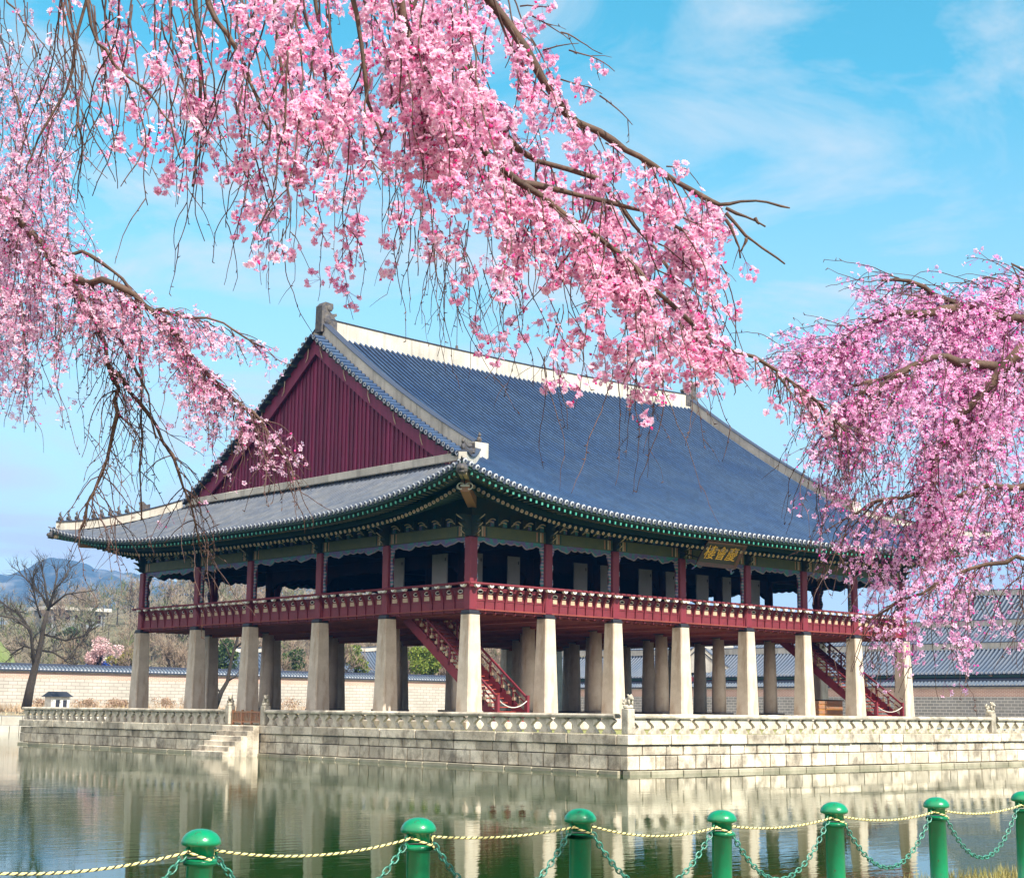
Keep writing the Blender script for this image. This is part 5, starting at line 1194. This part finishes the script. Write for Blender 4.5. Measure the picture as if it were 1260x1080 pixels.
class Tree:
    def __init__(s, name, base, label, D, step, scale, tints, seed, lod, gain=1.0):
        s.rr = np.random.default_rng(seed); s.D, s.step, s.sc, s.tints, s.lod = D, step, scale, tints, lod
        s.gain = gain; s.cut = D is DC; s.root = empty(name, tuple(base)); tag(s.root, label, 'cherry tree'); s.base = np.asarray(base, float)
        s.tw = MB(); s.cl = []; s.limbs = []; s.stemA, s.stemB = [], []
    def trunk(s, pts, rad):
        m = MB(); m.tube(pts, rad, 12); m.build('trunk', BARK, s.root, True)
    def limb(s, pix, r0, r1, pre=(), vis=True):
        """pix: (x, y, depth) list; pre: world points leading in from the trunk"""
        P = [np.asarray(q, float) for q in pre] + [pt(*q) for q in pix]
        Q = []                                                        # Catmull-Rom smoothing with a little wobble
        for i in range(len(P) - 1):
            a, b, c, d = P[max(i - 1, 0)], P[i], P[i + 1], P[min(i + 2, len(P) - 1)]
            k = max(2, int(np.linalg.norm(c - b) / .09))
            for t in np.linspace(0, 1, k, endpoint=False):
                Q.append(.5 * (2 * b + (c - a) * t + (2 * a - 5 * b + 4 * c - d) * t * t + (3 * b - a - 3 * c + d) * t ** 3))
        Q.append(P[-1]); Q = np.array(Q); Q[1:-1] += s.rr.normal(0, .004 * s.sc, (len(Q) - 2, 3))
        rad = np.linspace(r0, r1, len(Q)) * (1 + .12 * np.sin(np.arange(len(Q)) * 1.7) + s.rr.normal(0, .06, len(Q)))
        m = MB(); m.tube(Q, rad, 9 if r0 > .012 else 6); m.build('branch', BARK, s.root, True)
        if vis: s.limbs.append(([(x, y, d) for x, y, d in pix], r0))
    def strand(s, x, y, d, ang, length, droop=.10, wob=.16, r0=.003, bloom=1.0, side=.06, tail=True):
        rr = s.rr; bloom *= rr.uniform(.35, 1.65); P = [(x, y, d)]; n = max(3, int(length / s.step)); a = ang; miss = 0; dd = rr.normal(0, .012)
        for i in range(n):
            a += (math.pi / 2 - a) * droop + rr.normal(0, wob)
            x += s.step * math.cos(a); y += s.step * math.sin(a); d += dd * s.sc * .6; P.append((x, y, d))
            if y > 875: break
            if s.cut:
                miss = 0 if dens(s.D, x, y) else miss + 1
                if miss > 3: break
        W_ = np.array([pt(*q) for q in P]); s.tw.tube(W_, np.linspace(r0, r0 * .45, len(W_)), 5 if s.lod == 0 else 4)
        for i in range(1, len(P)):
            q = P[i]; D = dens(s.D, q[0] + rr.normal(0, 9), q[1] + rr.normal(0, 9))
            if D and rr.random() < s.gain * bloom * (D / 9) ** 1.5: s.cl.append((W_[i], D))
            if side and rr.random() < side:
                s.strand(*q, a + rr.choice([-1, 1]) * rr.uniform(.4, 1.0), rr.uniform(.1, .3) * length + 14, .12, .12, r0 * .6, bloom * .8, 0)
            elif rr.random() < .25:                                   # little bud spurs
                v = rr.normal(0, 1, 3); v[2] -= .3; v /= np.linalg.norm(v); s.tw.tube([W_[i], W_[i] + v * .012 * s.sc], [.0022 * s.sc, .0008], 4)
    def from_limbs(s, n, ang, length, sel=None, **k):
        rr = s.rr
        for _ in range(n):
            l = s.limbs[rr.choice(sel if sel else len(s.limbs))][0]; i = rr.integers(0, len(l) - 1); f = rr.random(); q = [l[i][j] * (1 - f) + l[i + 1][j] * f for j in range(3)]
            s.strand(q[0], q[1], q[2], rr.uniform(*ang), rr.uniform(*length), **k)
    def outer(s, top, side, n):
        """limbs on the far side of the trunk, away from the view, arching over and weeping"""
        rr = s.rr; h0 = math.atan2(RT[1], RT[0]) if side > 0 else math.atan2(-RT[1], -RT[0])
        for k in range(n):
            a = h0 + (k / (n - 1) - .5) * 2.0; d = np.array([math.cos(a), math.sin(a), 0]); l = rr.uniform(1.9, 3.0); up_ = rr.uniform(.5, 1.1)
            P = [top + d * l * t + Z3 * (up_ * math.sin(t * 2.3) - .9 * t * t) for t in np.linspace(0, 1, 8)]
            m = MB(); m.tube(P, np.linspace(.06, .012, 8), 7); m.build('branch', BARK, s.root, True)
            for _ in range(16):
                t = rr.uniform(.25, 1); q = top + d * l * t + Z3 * (up_ * math.sin(t * 2.3) - .9 * t * t); W_ = [q]; v = d * rr.uniform(-.3, .8) + rr.normal(0, .3, 3) * np.array([1, 1, 0])
                for i in range(int(rr.uniform(7, 15))):
                    q = q + v * .05 + Z3 * -.085; v = v * .8; W_.append(q)
                    if rr.random() < .75: s.cl.append((q, 7))
                s.tw.tube(np.array(W_), np.linspace(.004, .0018, len(W_)), 4)
    def finish(s, per, crad, fsize, bud=.12):
        rr = s.rr; P, N_, S, T, Bp = [], [], [], [], []
        for c, D in s.cl:
            n = int(rr.integers(per[0], per[1] + 1) * (.55 + .45 * D / 9)) + 1; ctr = c + np.array([0, 0, -crad * .55]) + rr.normal(0, crad * .35, 3)
            tone = rr.random()
            for _ in range(n):
                v = rr.normal(0, 1, 3); v[2] -= .15; v /= np.linalg.norm(v); p = ctr + v * crad * rr.uniform(.55, 1.1)
                if rr.random() < bud: Bp.append((p, v)); 
                else:
                    w = v + rr.normal(0, .35, 3); w /= np.linalg.norm(w); P.append(p); N_.append(w); S.append(fsize * rr.uniform(.78, 1.2)); T.append(.6 * tone + .4 * rr.random())
                s.stemA.append(c); s.stemB.append(p)
        N = len(P); P, N_, S, T = map(np.array, (P, N_, S, T)); print(s.root.name, 'flowers', N, 'clusters', len(s.cl))
        a = rr.normal(0, 1, (N, 3)); X = np.cross(N_, a); X /= np.linalg.norm(X, axis=1)[:, None]; Y = np.cross(N_, X)
        tv, tf, tc_, k0 = [], [], [], 0                               # template: (radial, side, height, colour mix)
        if s.lod == 0:
            pet = [(.10, 0, .02, 0), (.58, .36, .24, .6), (.93, .27, .36, 1), (.84, 0, .30, .9), (.93, -.27, .36, 1), (.58, -.36, .24, .6)]; pf = [(0, 1, 2, 3), (0, 3, 4, 5)]
        else: pet = [(.10, 0, .02, 0), (.62, .36, .26, .7), (.98, 0, .36, 1), (.62, -.36, .26, .7)]; pf = [(0, 1, 2, 3)]
        layers = ((1.0, 0.0, 1.0), (.72, .63, 1.7)) if s.lod == 0 else ((1.0, 0, 1.0),)
        for (sc_, off, hz) in layers:
            for k in range(5):
                th = off + k * 2 * math.pi / 5
                for r, sd_, h, c_ in pet:
                    tv.append((sc_ * (r * math.cos(th) - sd_ * math.sin(th)), sc_ * (r * math.sin(th) + sd_ * math.cos(th)), h * hz * sc_)); tc_.append(c_)
                tf += [tuple(len(tv) - len(pet) + i for i in f) for f in pf]
        o = len(tv)                                                   # calyx under the petals
        tv += [(.16 * math.cos(t), .16 * math.sin(t), .0) for t in (0, 2.1, 4.2)] + [(0, 0, -.42)]; tc_ += [-1] * 4; tf += [(o, o + 1, o + 3), (o + 1, o + 2, o + 3), (o + 2, o, o + 3)]
        tv, tc_ = np.array(tv), np.array(tc_); cup = rr.uniform(.35, 1.7, N)
        V = P[:, None] + S[:, None, None] * (tv[None, :, :1] * X[:, None] + tv[None, :, 1:2] * Y[:, None] + (tv[None, :, 2] * np.where(tc_[None] >= 0, cup[:, None], 1))[..., None] * N_[:, None])
        V += rr.normal(0, .05, V.shape) * S[:, None, None]
        deep, mid, pale = map(np.array, s.tints)
        tip = mid[None] + (pale - mid)[None] * np.clip(T * 1.3 + .1, 0, 1)[:, None]; base = deep[None] + (mid - deep)[None] * (.5 + .45 * T)[:, None]
        mixv = np.clip(tc_, 0, 1)[None, :, None]; C = base[:, None] * (1 - mixv) + tip[:, None] * mixv
        C[:, tc_ < 0] = deep * np.array([.55, .45, .5]); C = np.concatenate([C, np.ones((*C.shape[:2], 1))], 2)
        nv = len(tv); F = (np.arange(N)[:, None] * nv)
        V = V.reshape(-1, 3); C = C.reshape(-1, 4); faces = []
        for f in tf: faces += (F + np.array(f)).tolist()
        # stems and buds
        A_, B_ = np.array(s.stemA), np.array(s.stemB); d = B_ - A_; sd_ = np.cross(d, rr.normal(0, 1, d.shape)); sd_ /= np.linalg.norm(sd_, axis=1)[:, None] + 1e-9; u2 = np.cross(d, sd_); u2 /= np.linalg.norm(u2, axis=1)[:, None] + 1e-9
        w = .00055 * s.sc ** .5; ring = [sd_ * w, -sd_ * .5 * w + u2 * .87 * w, -sd_ * .5 * w - u2 * .87 * w]
        SV = np.stack([A_ + q for q in ring] + [B_ + q for q in ring], 1); o = len(V); k = np.arange(len(A_))[:, None] * 6 + o
        for f in ((0, 1, 4, 3), (1, 2, 5, 4), (2, 0, 3, 5)): faces += (k + np.array(f)).tolist()
        V = np.concatenate([V, SV.reshape(-1, 3)]); C = np.concatenate([C, np.tile(np.r_[deep * np.array([.5, .9, .6]), 1], (len(A_) * 6, 1))])
        if Bp:
            bp = np.array([q[0] for q in Bp]); bv = np.array([q[1] for q in Bp]); bs = fsize * .38; x_ = np.cross(bv, rr.normal(0, 1, bv.shape)); x_ /= np.linalg.norm(x_, axis=1)[:, None]; y_ = np.cross(bv, x_)
            OV = np.stack([bp + bv * bs * 1.6, bp + x_ * bs, bp + y_ * bs, bp - x_ * bs, bp - y_ * bs, bp - bv * bs], 1); o = len(V); k = np.arange(len(bp))[:, None] * 6 + o
            for f in ((0, 1, 2), (0, 2, 3), (0, 3, 4), (0, 4, 1), (5, 2, 1), (5, 3, 2), (5, 4, 3), (5, 1, 4)): faces += (k + np.array(f)).tolist()
            V = np.concatenate([V, OV.reshape(-1, 3)]); C = np.concatenate([C, np.tile(np.r_[deep, 1], (len(bp) * 6, 1))])
        me = bpy.data.meshes.new('blossoms'); me.from_pydata(V.tolist(), [], faces)
        at = me.color_attributes.new('col', 'FLOAT_COLOR', 'POINT'); at.data.foreach_set('color', C.astype(np.float32).ravel()); me.materials.append(PETAL); link('blossoms', me, s.root)
        t_ = s.tw.build('twigs', TWIG, s.root, True, rec=False); t_['kind'] = 'stuff'

def ground_at(lat, depth, z=-1.62):
    p = CAM + depth * np.array([*FW[:2], 0]) / np.linalg.norm(FW[:2]) + lat * np.array([*RT[:2], 0]); return np.array([p[0], p[1], z])
# ---- the nearest tree, whose boughs sweep over the top of the view
ba = ground_at(-3.3, 3.2)
A = Tree('weeping_cherry_tree', ba, 'nearest weeping cherry tree whose large pink boughs hang across the top of the view', DA, 9.0, 1.0, ((.88, .10, .42), (.98, .50, .74), (1.0, .87, .94)), 4, 0, .46)
top = ba + np.array([.35, .3, 4.6])
A.trunk([ba + Z3 * -.1, ba + np.array([.08, .04, 1.2]), ba + np.array([.2, .15, 2.8]), top], [.24, .2, .17, .13])
arch = lambda x, y, d: pt(x, y, d)
A.limb([(520, -150, 4.9), (566, -60, 4.95), (603, 0, 5.0), (632, 40, 5.02), (660, 80, 5.05), (684, 120, 5.05), (710, 152, 5.1), (738, 163, 5.1), (770, 185, 5.12), (802, 205, 5.15), (835, 225, 5.18), (862, 243, 5.2), (886, 252, 5.2)], .034, .0075, [top, pt(100, -640, 4.4)])
for l in ([(884, 252, 5.2), (912, 249, 5.22), (945, 249, 5.24), (972, 256, 5.25)], [(893, 256, 5.2), (918, 268, 5.2), (942, 279, 5.2)], [(893, 262, 5.2), (915, 290, 5.2), (940, 306, 5.22), (966, 325, 5.22)], [(893, 270, 5.2), (903, 292, 5.2), (911, 318, 5.2)], [(918, 293, 5.2), (914, 300, 5.2), (912, 309, 5.2)], [(929, 268, 5.2), (934, 276, 5.2)]):
    A.limb(l, .006, .0028)
A.limb([(440, -150, 4.7), (500, 30, 4.8), (540, 120, 4.85), (566, 152, 4.85), (600, 190, 4.9), (640, 225, 4.9), (690, 262, 4.95), (737, 293, 5.0), (770, 316, 5.0), (801, 350, 5.0), (843, 389, 5.05), (881, 423, 5.1), (930, 442, 5.1), (976, 472, 5.15), (1010, 500, 5.2), (1040, 530, 5.2)], .026, .004, [top, pt(50, -560, 4.3)])
A.limb([(640, 225, 4.9), (690, 235, 5.0), (745, 248, 5.1), (800, 262, 5.15), (838, 280, 5.2), (866, 300, 5.2)], .011, .003)
A.limb([(560, 60, 4.9), (600, 140, 5.1), (660, 200, 5.3), (735, 222, 5.4), (800, 300, 5.5), (830, 340, 5.5), (870, 395, 5.5)], .014, .004)
for l, r in (([(235, -60, 5.3), (243, 20, 5.3), (247, 100, 5.3), (241, 170, 5.3), (237, 230, 5.3)], .009), ([(250, -60, 5.2), (256, 5, 5.2), (280, 40, 5.2), (300, 82, 5.2), (318, 120, 5.2), (330, 160, 5.2)], .010), ([(110, -50, 5.0), (105, 5, 5.0), (93, 67, 5.0), (80, 110, 5.0), (58, 150, 5.0), (40, 190, 5.0), (33, 213, 5.0)], .006),
             ([(108, -30, 4.8), (110, 35, 4.8), (130, 62, 4.8), (150, 90, 4.8), (178, 110, 4.8), (200, 140, 4.8), (214, 170, 4.8), (222, 196, 4.8)], .0055), ([(330, -60, 5.3), (345, 60, 5.3), (350, 150, 5.3), (352, 230, 5.3)], .008), ([(420, -60, 4.6), (445, 60, 4.6), (452, 120, 4.6), (470, 170, 4.6)], .009), ([(505, -60, 5.6), (514, 72, 5.6), (526, 96, 5.6), (545, 160, 5.6), (556, 220, 5.6)], .016), ([(380, -60, 5.5), (400, 90, 5.5), (410, 190, 5.5)], .009)):
    A.limb(l, r, r * .4)
bx_ = [80, 120, 170, 220, 240, 300, 340, 375, 420, 450, 480, 520, 560, 600, 640, 680, 720, 760, 800, 830, 870, 900, 940, 990, 1040]
by_ = [270, 300, 270, 250, 360, 345, 340, 350, 350, 300, 300, 375, 405, 415, 450, 520, 505, 540, 520, 545, 500, 470, 490, 530, 560]
rr = A.rr
for i in range(118):
    x = rr.uniform(70, 640); b_ = np.interp(x, bx_, by_); y0 = rr.uniform(-45, 10) if rr.random() < .75 else rr.uniform(0, 170)
    A.strand(x, y0, rr.uniform(4.4, 6.0), rr.uniform(1.2, 1.75), (b_ - y0) * rr.uniform(.45, 1.0), .08, .11, .0032, .62)
n0 = len(A.limbs)
for sel, n, ang, ln in (([7], 72, (.7, 1.9), (50, 200)), ([8, 9], 66, (.8, 1.9), (70, 230)), ([0], 34, (.5, 1.9), (25, 90))):
    for _ in range(n):
        l = A.limbs[rr.choice(sel)][0]; i = rr.integers(0 if sel != [0] else 2, len(l) - 1); f = rr.random(); q = [l[i][j] * (1 - f) + l[i + 1][j] * f for j in range(3)]; b_ = np.interp(q[0], bx_, by_)
        A.strand(q[0], q[1], q[2] + rr.normal(0, .12), rr.uniform(*ang), min(rr.uniform(*ln), max(25, (b_ - q[1]) * rr.uniform(.6, 1.05))), .10, .11, .0028, .72)
for x, y, a, l in ((668, 62, -.5, 50), (690, 40, .2, 60), (700, 62, .3, 66), (690, 98, .1, 55), (738, 118, .6, 60), (640, 8, -.2, 50), (655, 20, .5, 60), (745, 176, .35, 40), (820, 205, .0, 30), (830, 250, .7, 60), (780, 225, .6, 80), (840, 268, .55, 55), (805, 330, .35, 90), (810, 300, .3, 70)):
    A.strand(x, y, 5.1, a, l, .05, .1, .003, .8)
for x0, x1, n, yb in ((470, 640, 30, 460), (640, 850, 24, 545), (300, 440, 10, 355)):    # long bare trailing tips over the roof
    for _ in range(n):
        x = rr.uniform(x0, x1); b_ = np.interp(x, bx_, by_); A.strand(x, b_ - rr.uniform(60, 150), rr.uniform(4.7, 5.6), rr.uniform(1.2, 1.9), rr.uniform(80, 170), .08, .12, .0019, .5, .06)
for _ in range(46):                                                   # the far end of the lower bough
    l = A.limbs[7][0]; i = rr.integers(len(l) - 6, len(l) - 1); f = rr.random(); q = [l[i][j] * (1 - f) + l[i + 1][j] * f for j in range(3)]
    A.strand(q[0], q[1], q[2], rr.uniform(.2, 1.9), rr.uniform(25, 85), .08, .12, .0022, 1.5, .04)
A.outer(top, -1, 5)
A.finish((7, 11), .033, .0138)

# ---- the tree at the left
bb = ground_at(-4.7, 8.0)
B = Tree('weeping_cherry_tree', bb, 'weeping cherry tree at the left edge with drooping half bare branches', DB, 7.0, 1.7, ((.86, .14, .46), (.98, .56, .77), (1.0, .88, .95)), 9, 1, 1.1)
top = bb + np.array([.2, .1, 3.9])
B.trunk([bb + Z3 * -.1, bb + np.array([.05, .0, 1.4]), bb + np.array([.1, .05, 2.8]), top], [.22, .18, .15, .12])
B.limb([(-90, 170, 8.4), (-30, 215, 8.4), (0, 240, 8.4), (30, 275, 8.4), (58, 308, 8.4), (76, 338, 8.4), (95, 362, 8.4), (112, 385, 8.4), (122, 405, 8.4), (133, 445, 8.4), (142, 480, 8.4), (144, 510, 8.4), (138, 545, 8.4), (125, 585, 8.4), (108, 620, 8.4), (97, 655, 8.4)], .042, .006, [top])
B.limb([(136, 455, 8.4), (150, 468, 8.4), (170, 495, 8.45), (192, 525, 8.5), (212, 560, 8.5), (225, 600, 8.5), (238, 640, 8.5), (245, 672, 8.5)], .014, .004)
B.limb([(82, 340, 8.4), (110, 345, 8.3), (140, 350, 8.2), (165, 365, 8.2), (200, 398, 8.2), (235, 435, 8.2), (265, 470, 8.2), (290, 490, 8.2), (312, 508, 8.2), (330, 530, 8.2), (347, 560, 8.2)], .022, .004)
B.limb([(64, 312, 8.4), (90, 310, 8.5), (115, 315, 8.5), (140, 334, 8.5), (160, 355, 8.5), (172, 385, 8.5), (173, 440, 8.5), (173, 520, 8.5), (174, 640, 8.5)], .012, .004)
B.limb([(120, 395, 8.4), (145, 412, 8.3), (160, 440, 8.3), (180, 485, 8.3), (192, 540, 8.3)], .012, .004)
B.limb([(190, 385, 8.2), (200, 378, 8.2), (225, 390, 8.2), (255, 395, 8.2), (290, 408, 8.2), (318, 425, 8.2)], .01, .004)
B.limb([(-60, 90, 8.8), (0, 90, 8.8), (20, 120, 8.8), (30, 160, 8.8), (42, 200, 8.8)], .02, .005, [top])
B.limb([(-40, 20, 9), (10, 5, 9), (30, 30, 9), (46, 70, 9)], .014, .004, [top])
rr = B.rr
for _ in range(125):
    x = rr.uniform(-45, 85); y0 = rr.uniform(-20, 380); B.strand(x, y0, rr.uniform(8.0, 9.4), rr.uniform(1.1, 2.0), rr.uniform(80, 210), .08, .12, .0032, .62)
B.from_limbs(60, (.5, 2.2), (40, 130), [0], r0=.0032, bloom=.6)
B.from_limbs(95, (.4, 1.9), (40, 120), [2], r0=.0032, bloom=.8)
B.from_limbs(40, (-.2, 1.4), (25, 60), [5], r0=.003, bloom=.9)
B.from_limbs(44, (.4, 2.4), (60, 150), [1, 3, 4], r0=.003, bloom=.6, droop=.12)
for _ in range(26):                                                   # bare forked twigs
    l = B.limbs[rr.choice([0, 0, 1])][0]; i = rr.integers(len(l) // 2, len(l) - 1); q = l[i]; B.strand(q[0], q[1], q[2], rr.choice([rr.uniform(2.2, 3.0), rr.uniform(.2, .9)]), rr.uniform(40, 120), .14, .12, .0034, .15, .12)
B.outer(top, -1, 5)
B.finish((4, 7), .055, .0165)

# ---- the tree at the right
bc = ground_at(4.6, 8.6)
C = Tree('weeping_cherry_tree', bc, 'weeping cherry tree at the right edge in full magenta pink blossom', DC, 7.0, 1.7, ((.90, .12, .58), (.99, .50, .83), (1.0, .83, .96)), 14, 1, .88)
top = bc + np.array([-.1, .1, 2.6])
C.trunk([bc + Z3 * -.1, bc + np.array([.05, .0, 1.0]), bc + np.array([-.05, .05, 1.9]), top], [.24, .2, .17, .14])
C.limb([(1330, 400, 8.7), (1260, 393, 8.7), (1235, 388, 8.7), (1212, 384, 8.7), (1180, 372, 8.7), (1150, 362, 8.7), (1120, 345, 8.7), (1085, 345, 8.7)], .06, .008, [top])
C.limb([(1330, 440, 8.5), (1275, 452, 8.5), (1240, 452, 8.5), (1205, 449, 8.5), (1180, 445, 8.5), (1150, 440, 8.5), (1118, 452, 8.5), (1085, 466, 8.5), (1050, 475, 8.5)], .07, .008, [top])
C.limb([(1180, 378, 8.7), (1140, 385, 8.6), (1105, 384, 8.6), (1085, 392, 8.6), (1068, 408, 8.6), (1050, 425, 8.6), (1020, 440, 8.6), (985, 442, 8.6)], .026, .005)
C.limb([(1330, 590, 8.3), (1290, 592, 8.3), (1258, 598, 8.3), (1240, 599, 8.3), (1220, 596, 8.3), (1180, 610, 8.3), (1140, 630, 8.3)], .05, .008, [top])
C.limb([(1262, 425, 8.4), (1235, 452, 8.4), (1222, 468, 8.4), (1205, 490, 8.4), (1180, 510, 8.4), (1165, 540, 8.4), (1150, 560, 8.4), (1146, 600, 8.4), (1135, 640, 8.4)], .034, .007)
C.limb([(1275, 340, 9.2), (1255, 350, 9.2), (1230, 362, 9.2), (1205, 372, 9.2), (1180, 372, 9.2)], .02, .006, [top])
C.limb([(1120, 452, 8.5), (1088, 470, 8.5), (1060, 485, 8.5), (1035, 510, 8.5), (1015, 545, 8.5)], .014, .005)
C.limb([(1140, 600, 8.4), (1110, 612, 8.4), (1082, 615, 8.4), (1060, 630, 8.4), (1035, 640, 8.4)], .012, .004)
C.limb([(1300, 700, 8.0), (1240, 690, 8.0), (1190, 700, 8.0), (1150, 720, 8.0), (1110, 740, 8.0), (1075, 760, 8.0)], .03, .005, [bc + np.array([-.05, .05, 1.9])])
rr = C.rr
C.from_limbs(100, (2.5, 4.0), (50, 150), [0, 2, 5], r0=.0032, bloom=.95, droop=.045)
C.from_limbs(90, (1.2, 2.9), (90, 230), [0, 1, 2, 5], r0=.0032, bloom=.62)
C.from_limbs(110, (1.0, 2.9), (80, 230), [1, 4, 6], r0=.0032, bloom=.6)
C.from_limbs(85, (1.2, 3.2), (60, 190), [3, 7, 8], r0=.0032, bloom=.6)
for _ in range(60):
    x = rr.uniform(1130, 1290); y0 = rr.uniform(380, 660); C.strand(x, y0, rr.uniform(7.6, 9.4), rr.uniform(1.3, 2.1), rr.uniform(80, 220), .08, .12, .0032, .6)
C.outer(top, 1, 5)
C.finish((4, 6), .05, .0155)
# ================================================================== thin spring haze between here and the mountain
hz = bpy.data.materials.new('thin_haze'); hz.use_nodes = True; t = hz.node_tree; t.nodes.clear()
pv = t.nodes.new('ShaderNodeVolumePrincipled'); pv.inputs['Density'].default_value = 0.00018; pv.inputs['Color'].default_value = (0.06, 0.36, 1.0, 1); pv.inputs['Anisotropy'].default_value = 0.0
ot = t.nodes.new('ShaderNodeOutputMaterial'); t.links.new(pv.outputs[0], ot.inputs['Volume'])
m = MB(); m.box((-1500, -1500, -6), (2900, 2900, 330)); hzo = m.build('haze', hz); tag(hzo, kind='stuff')
SC.cycles.volume_bounces = 0
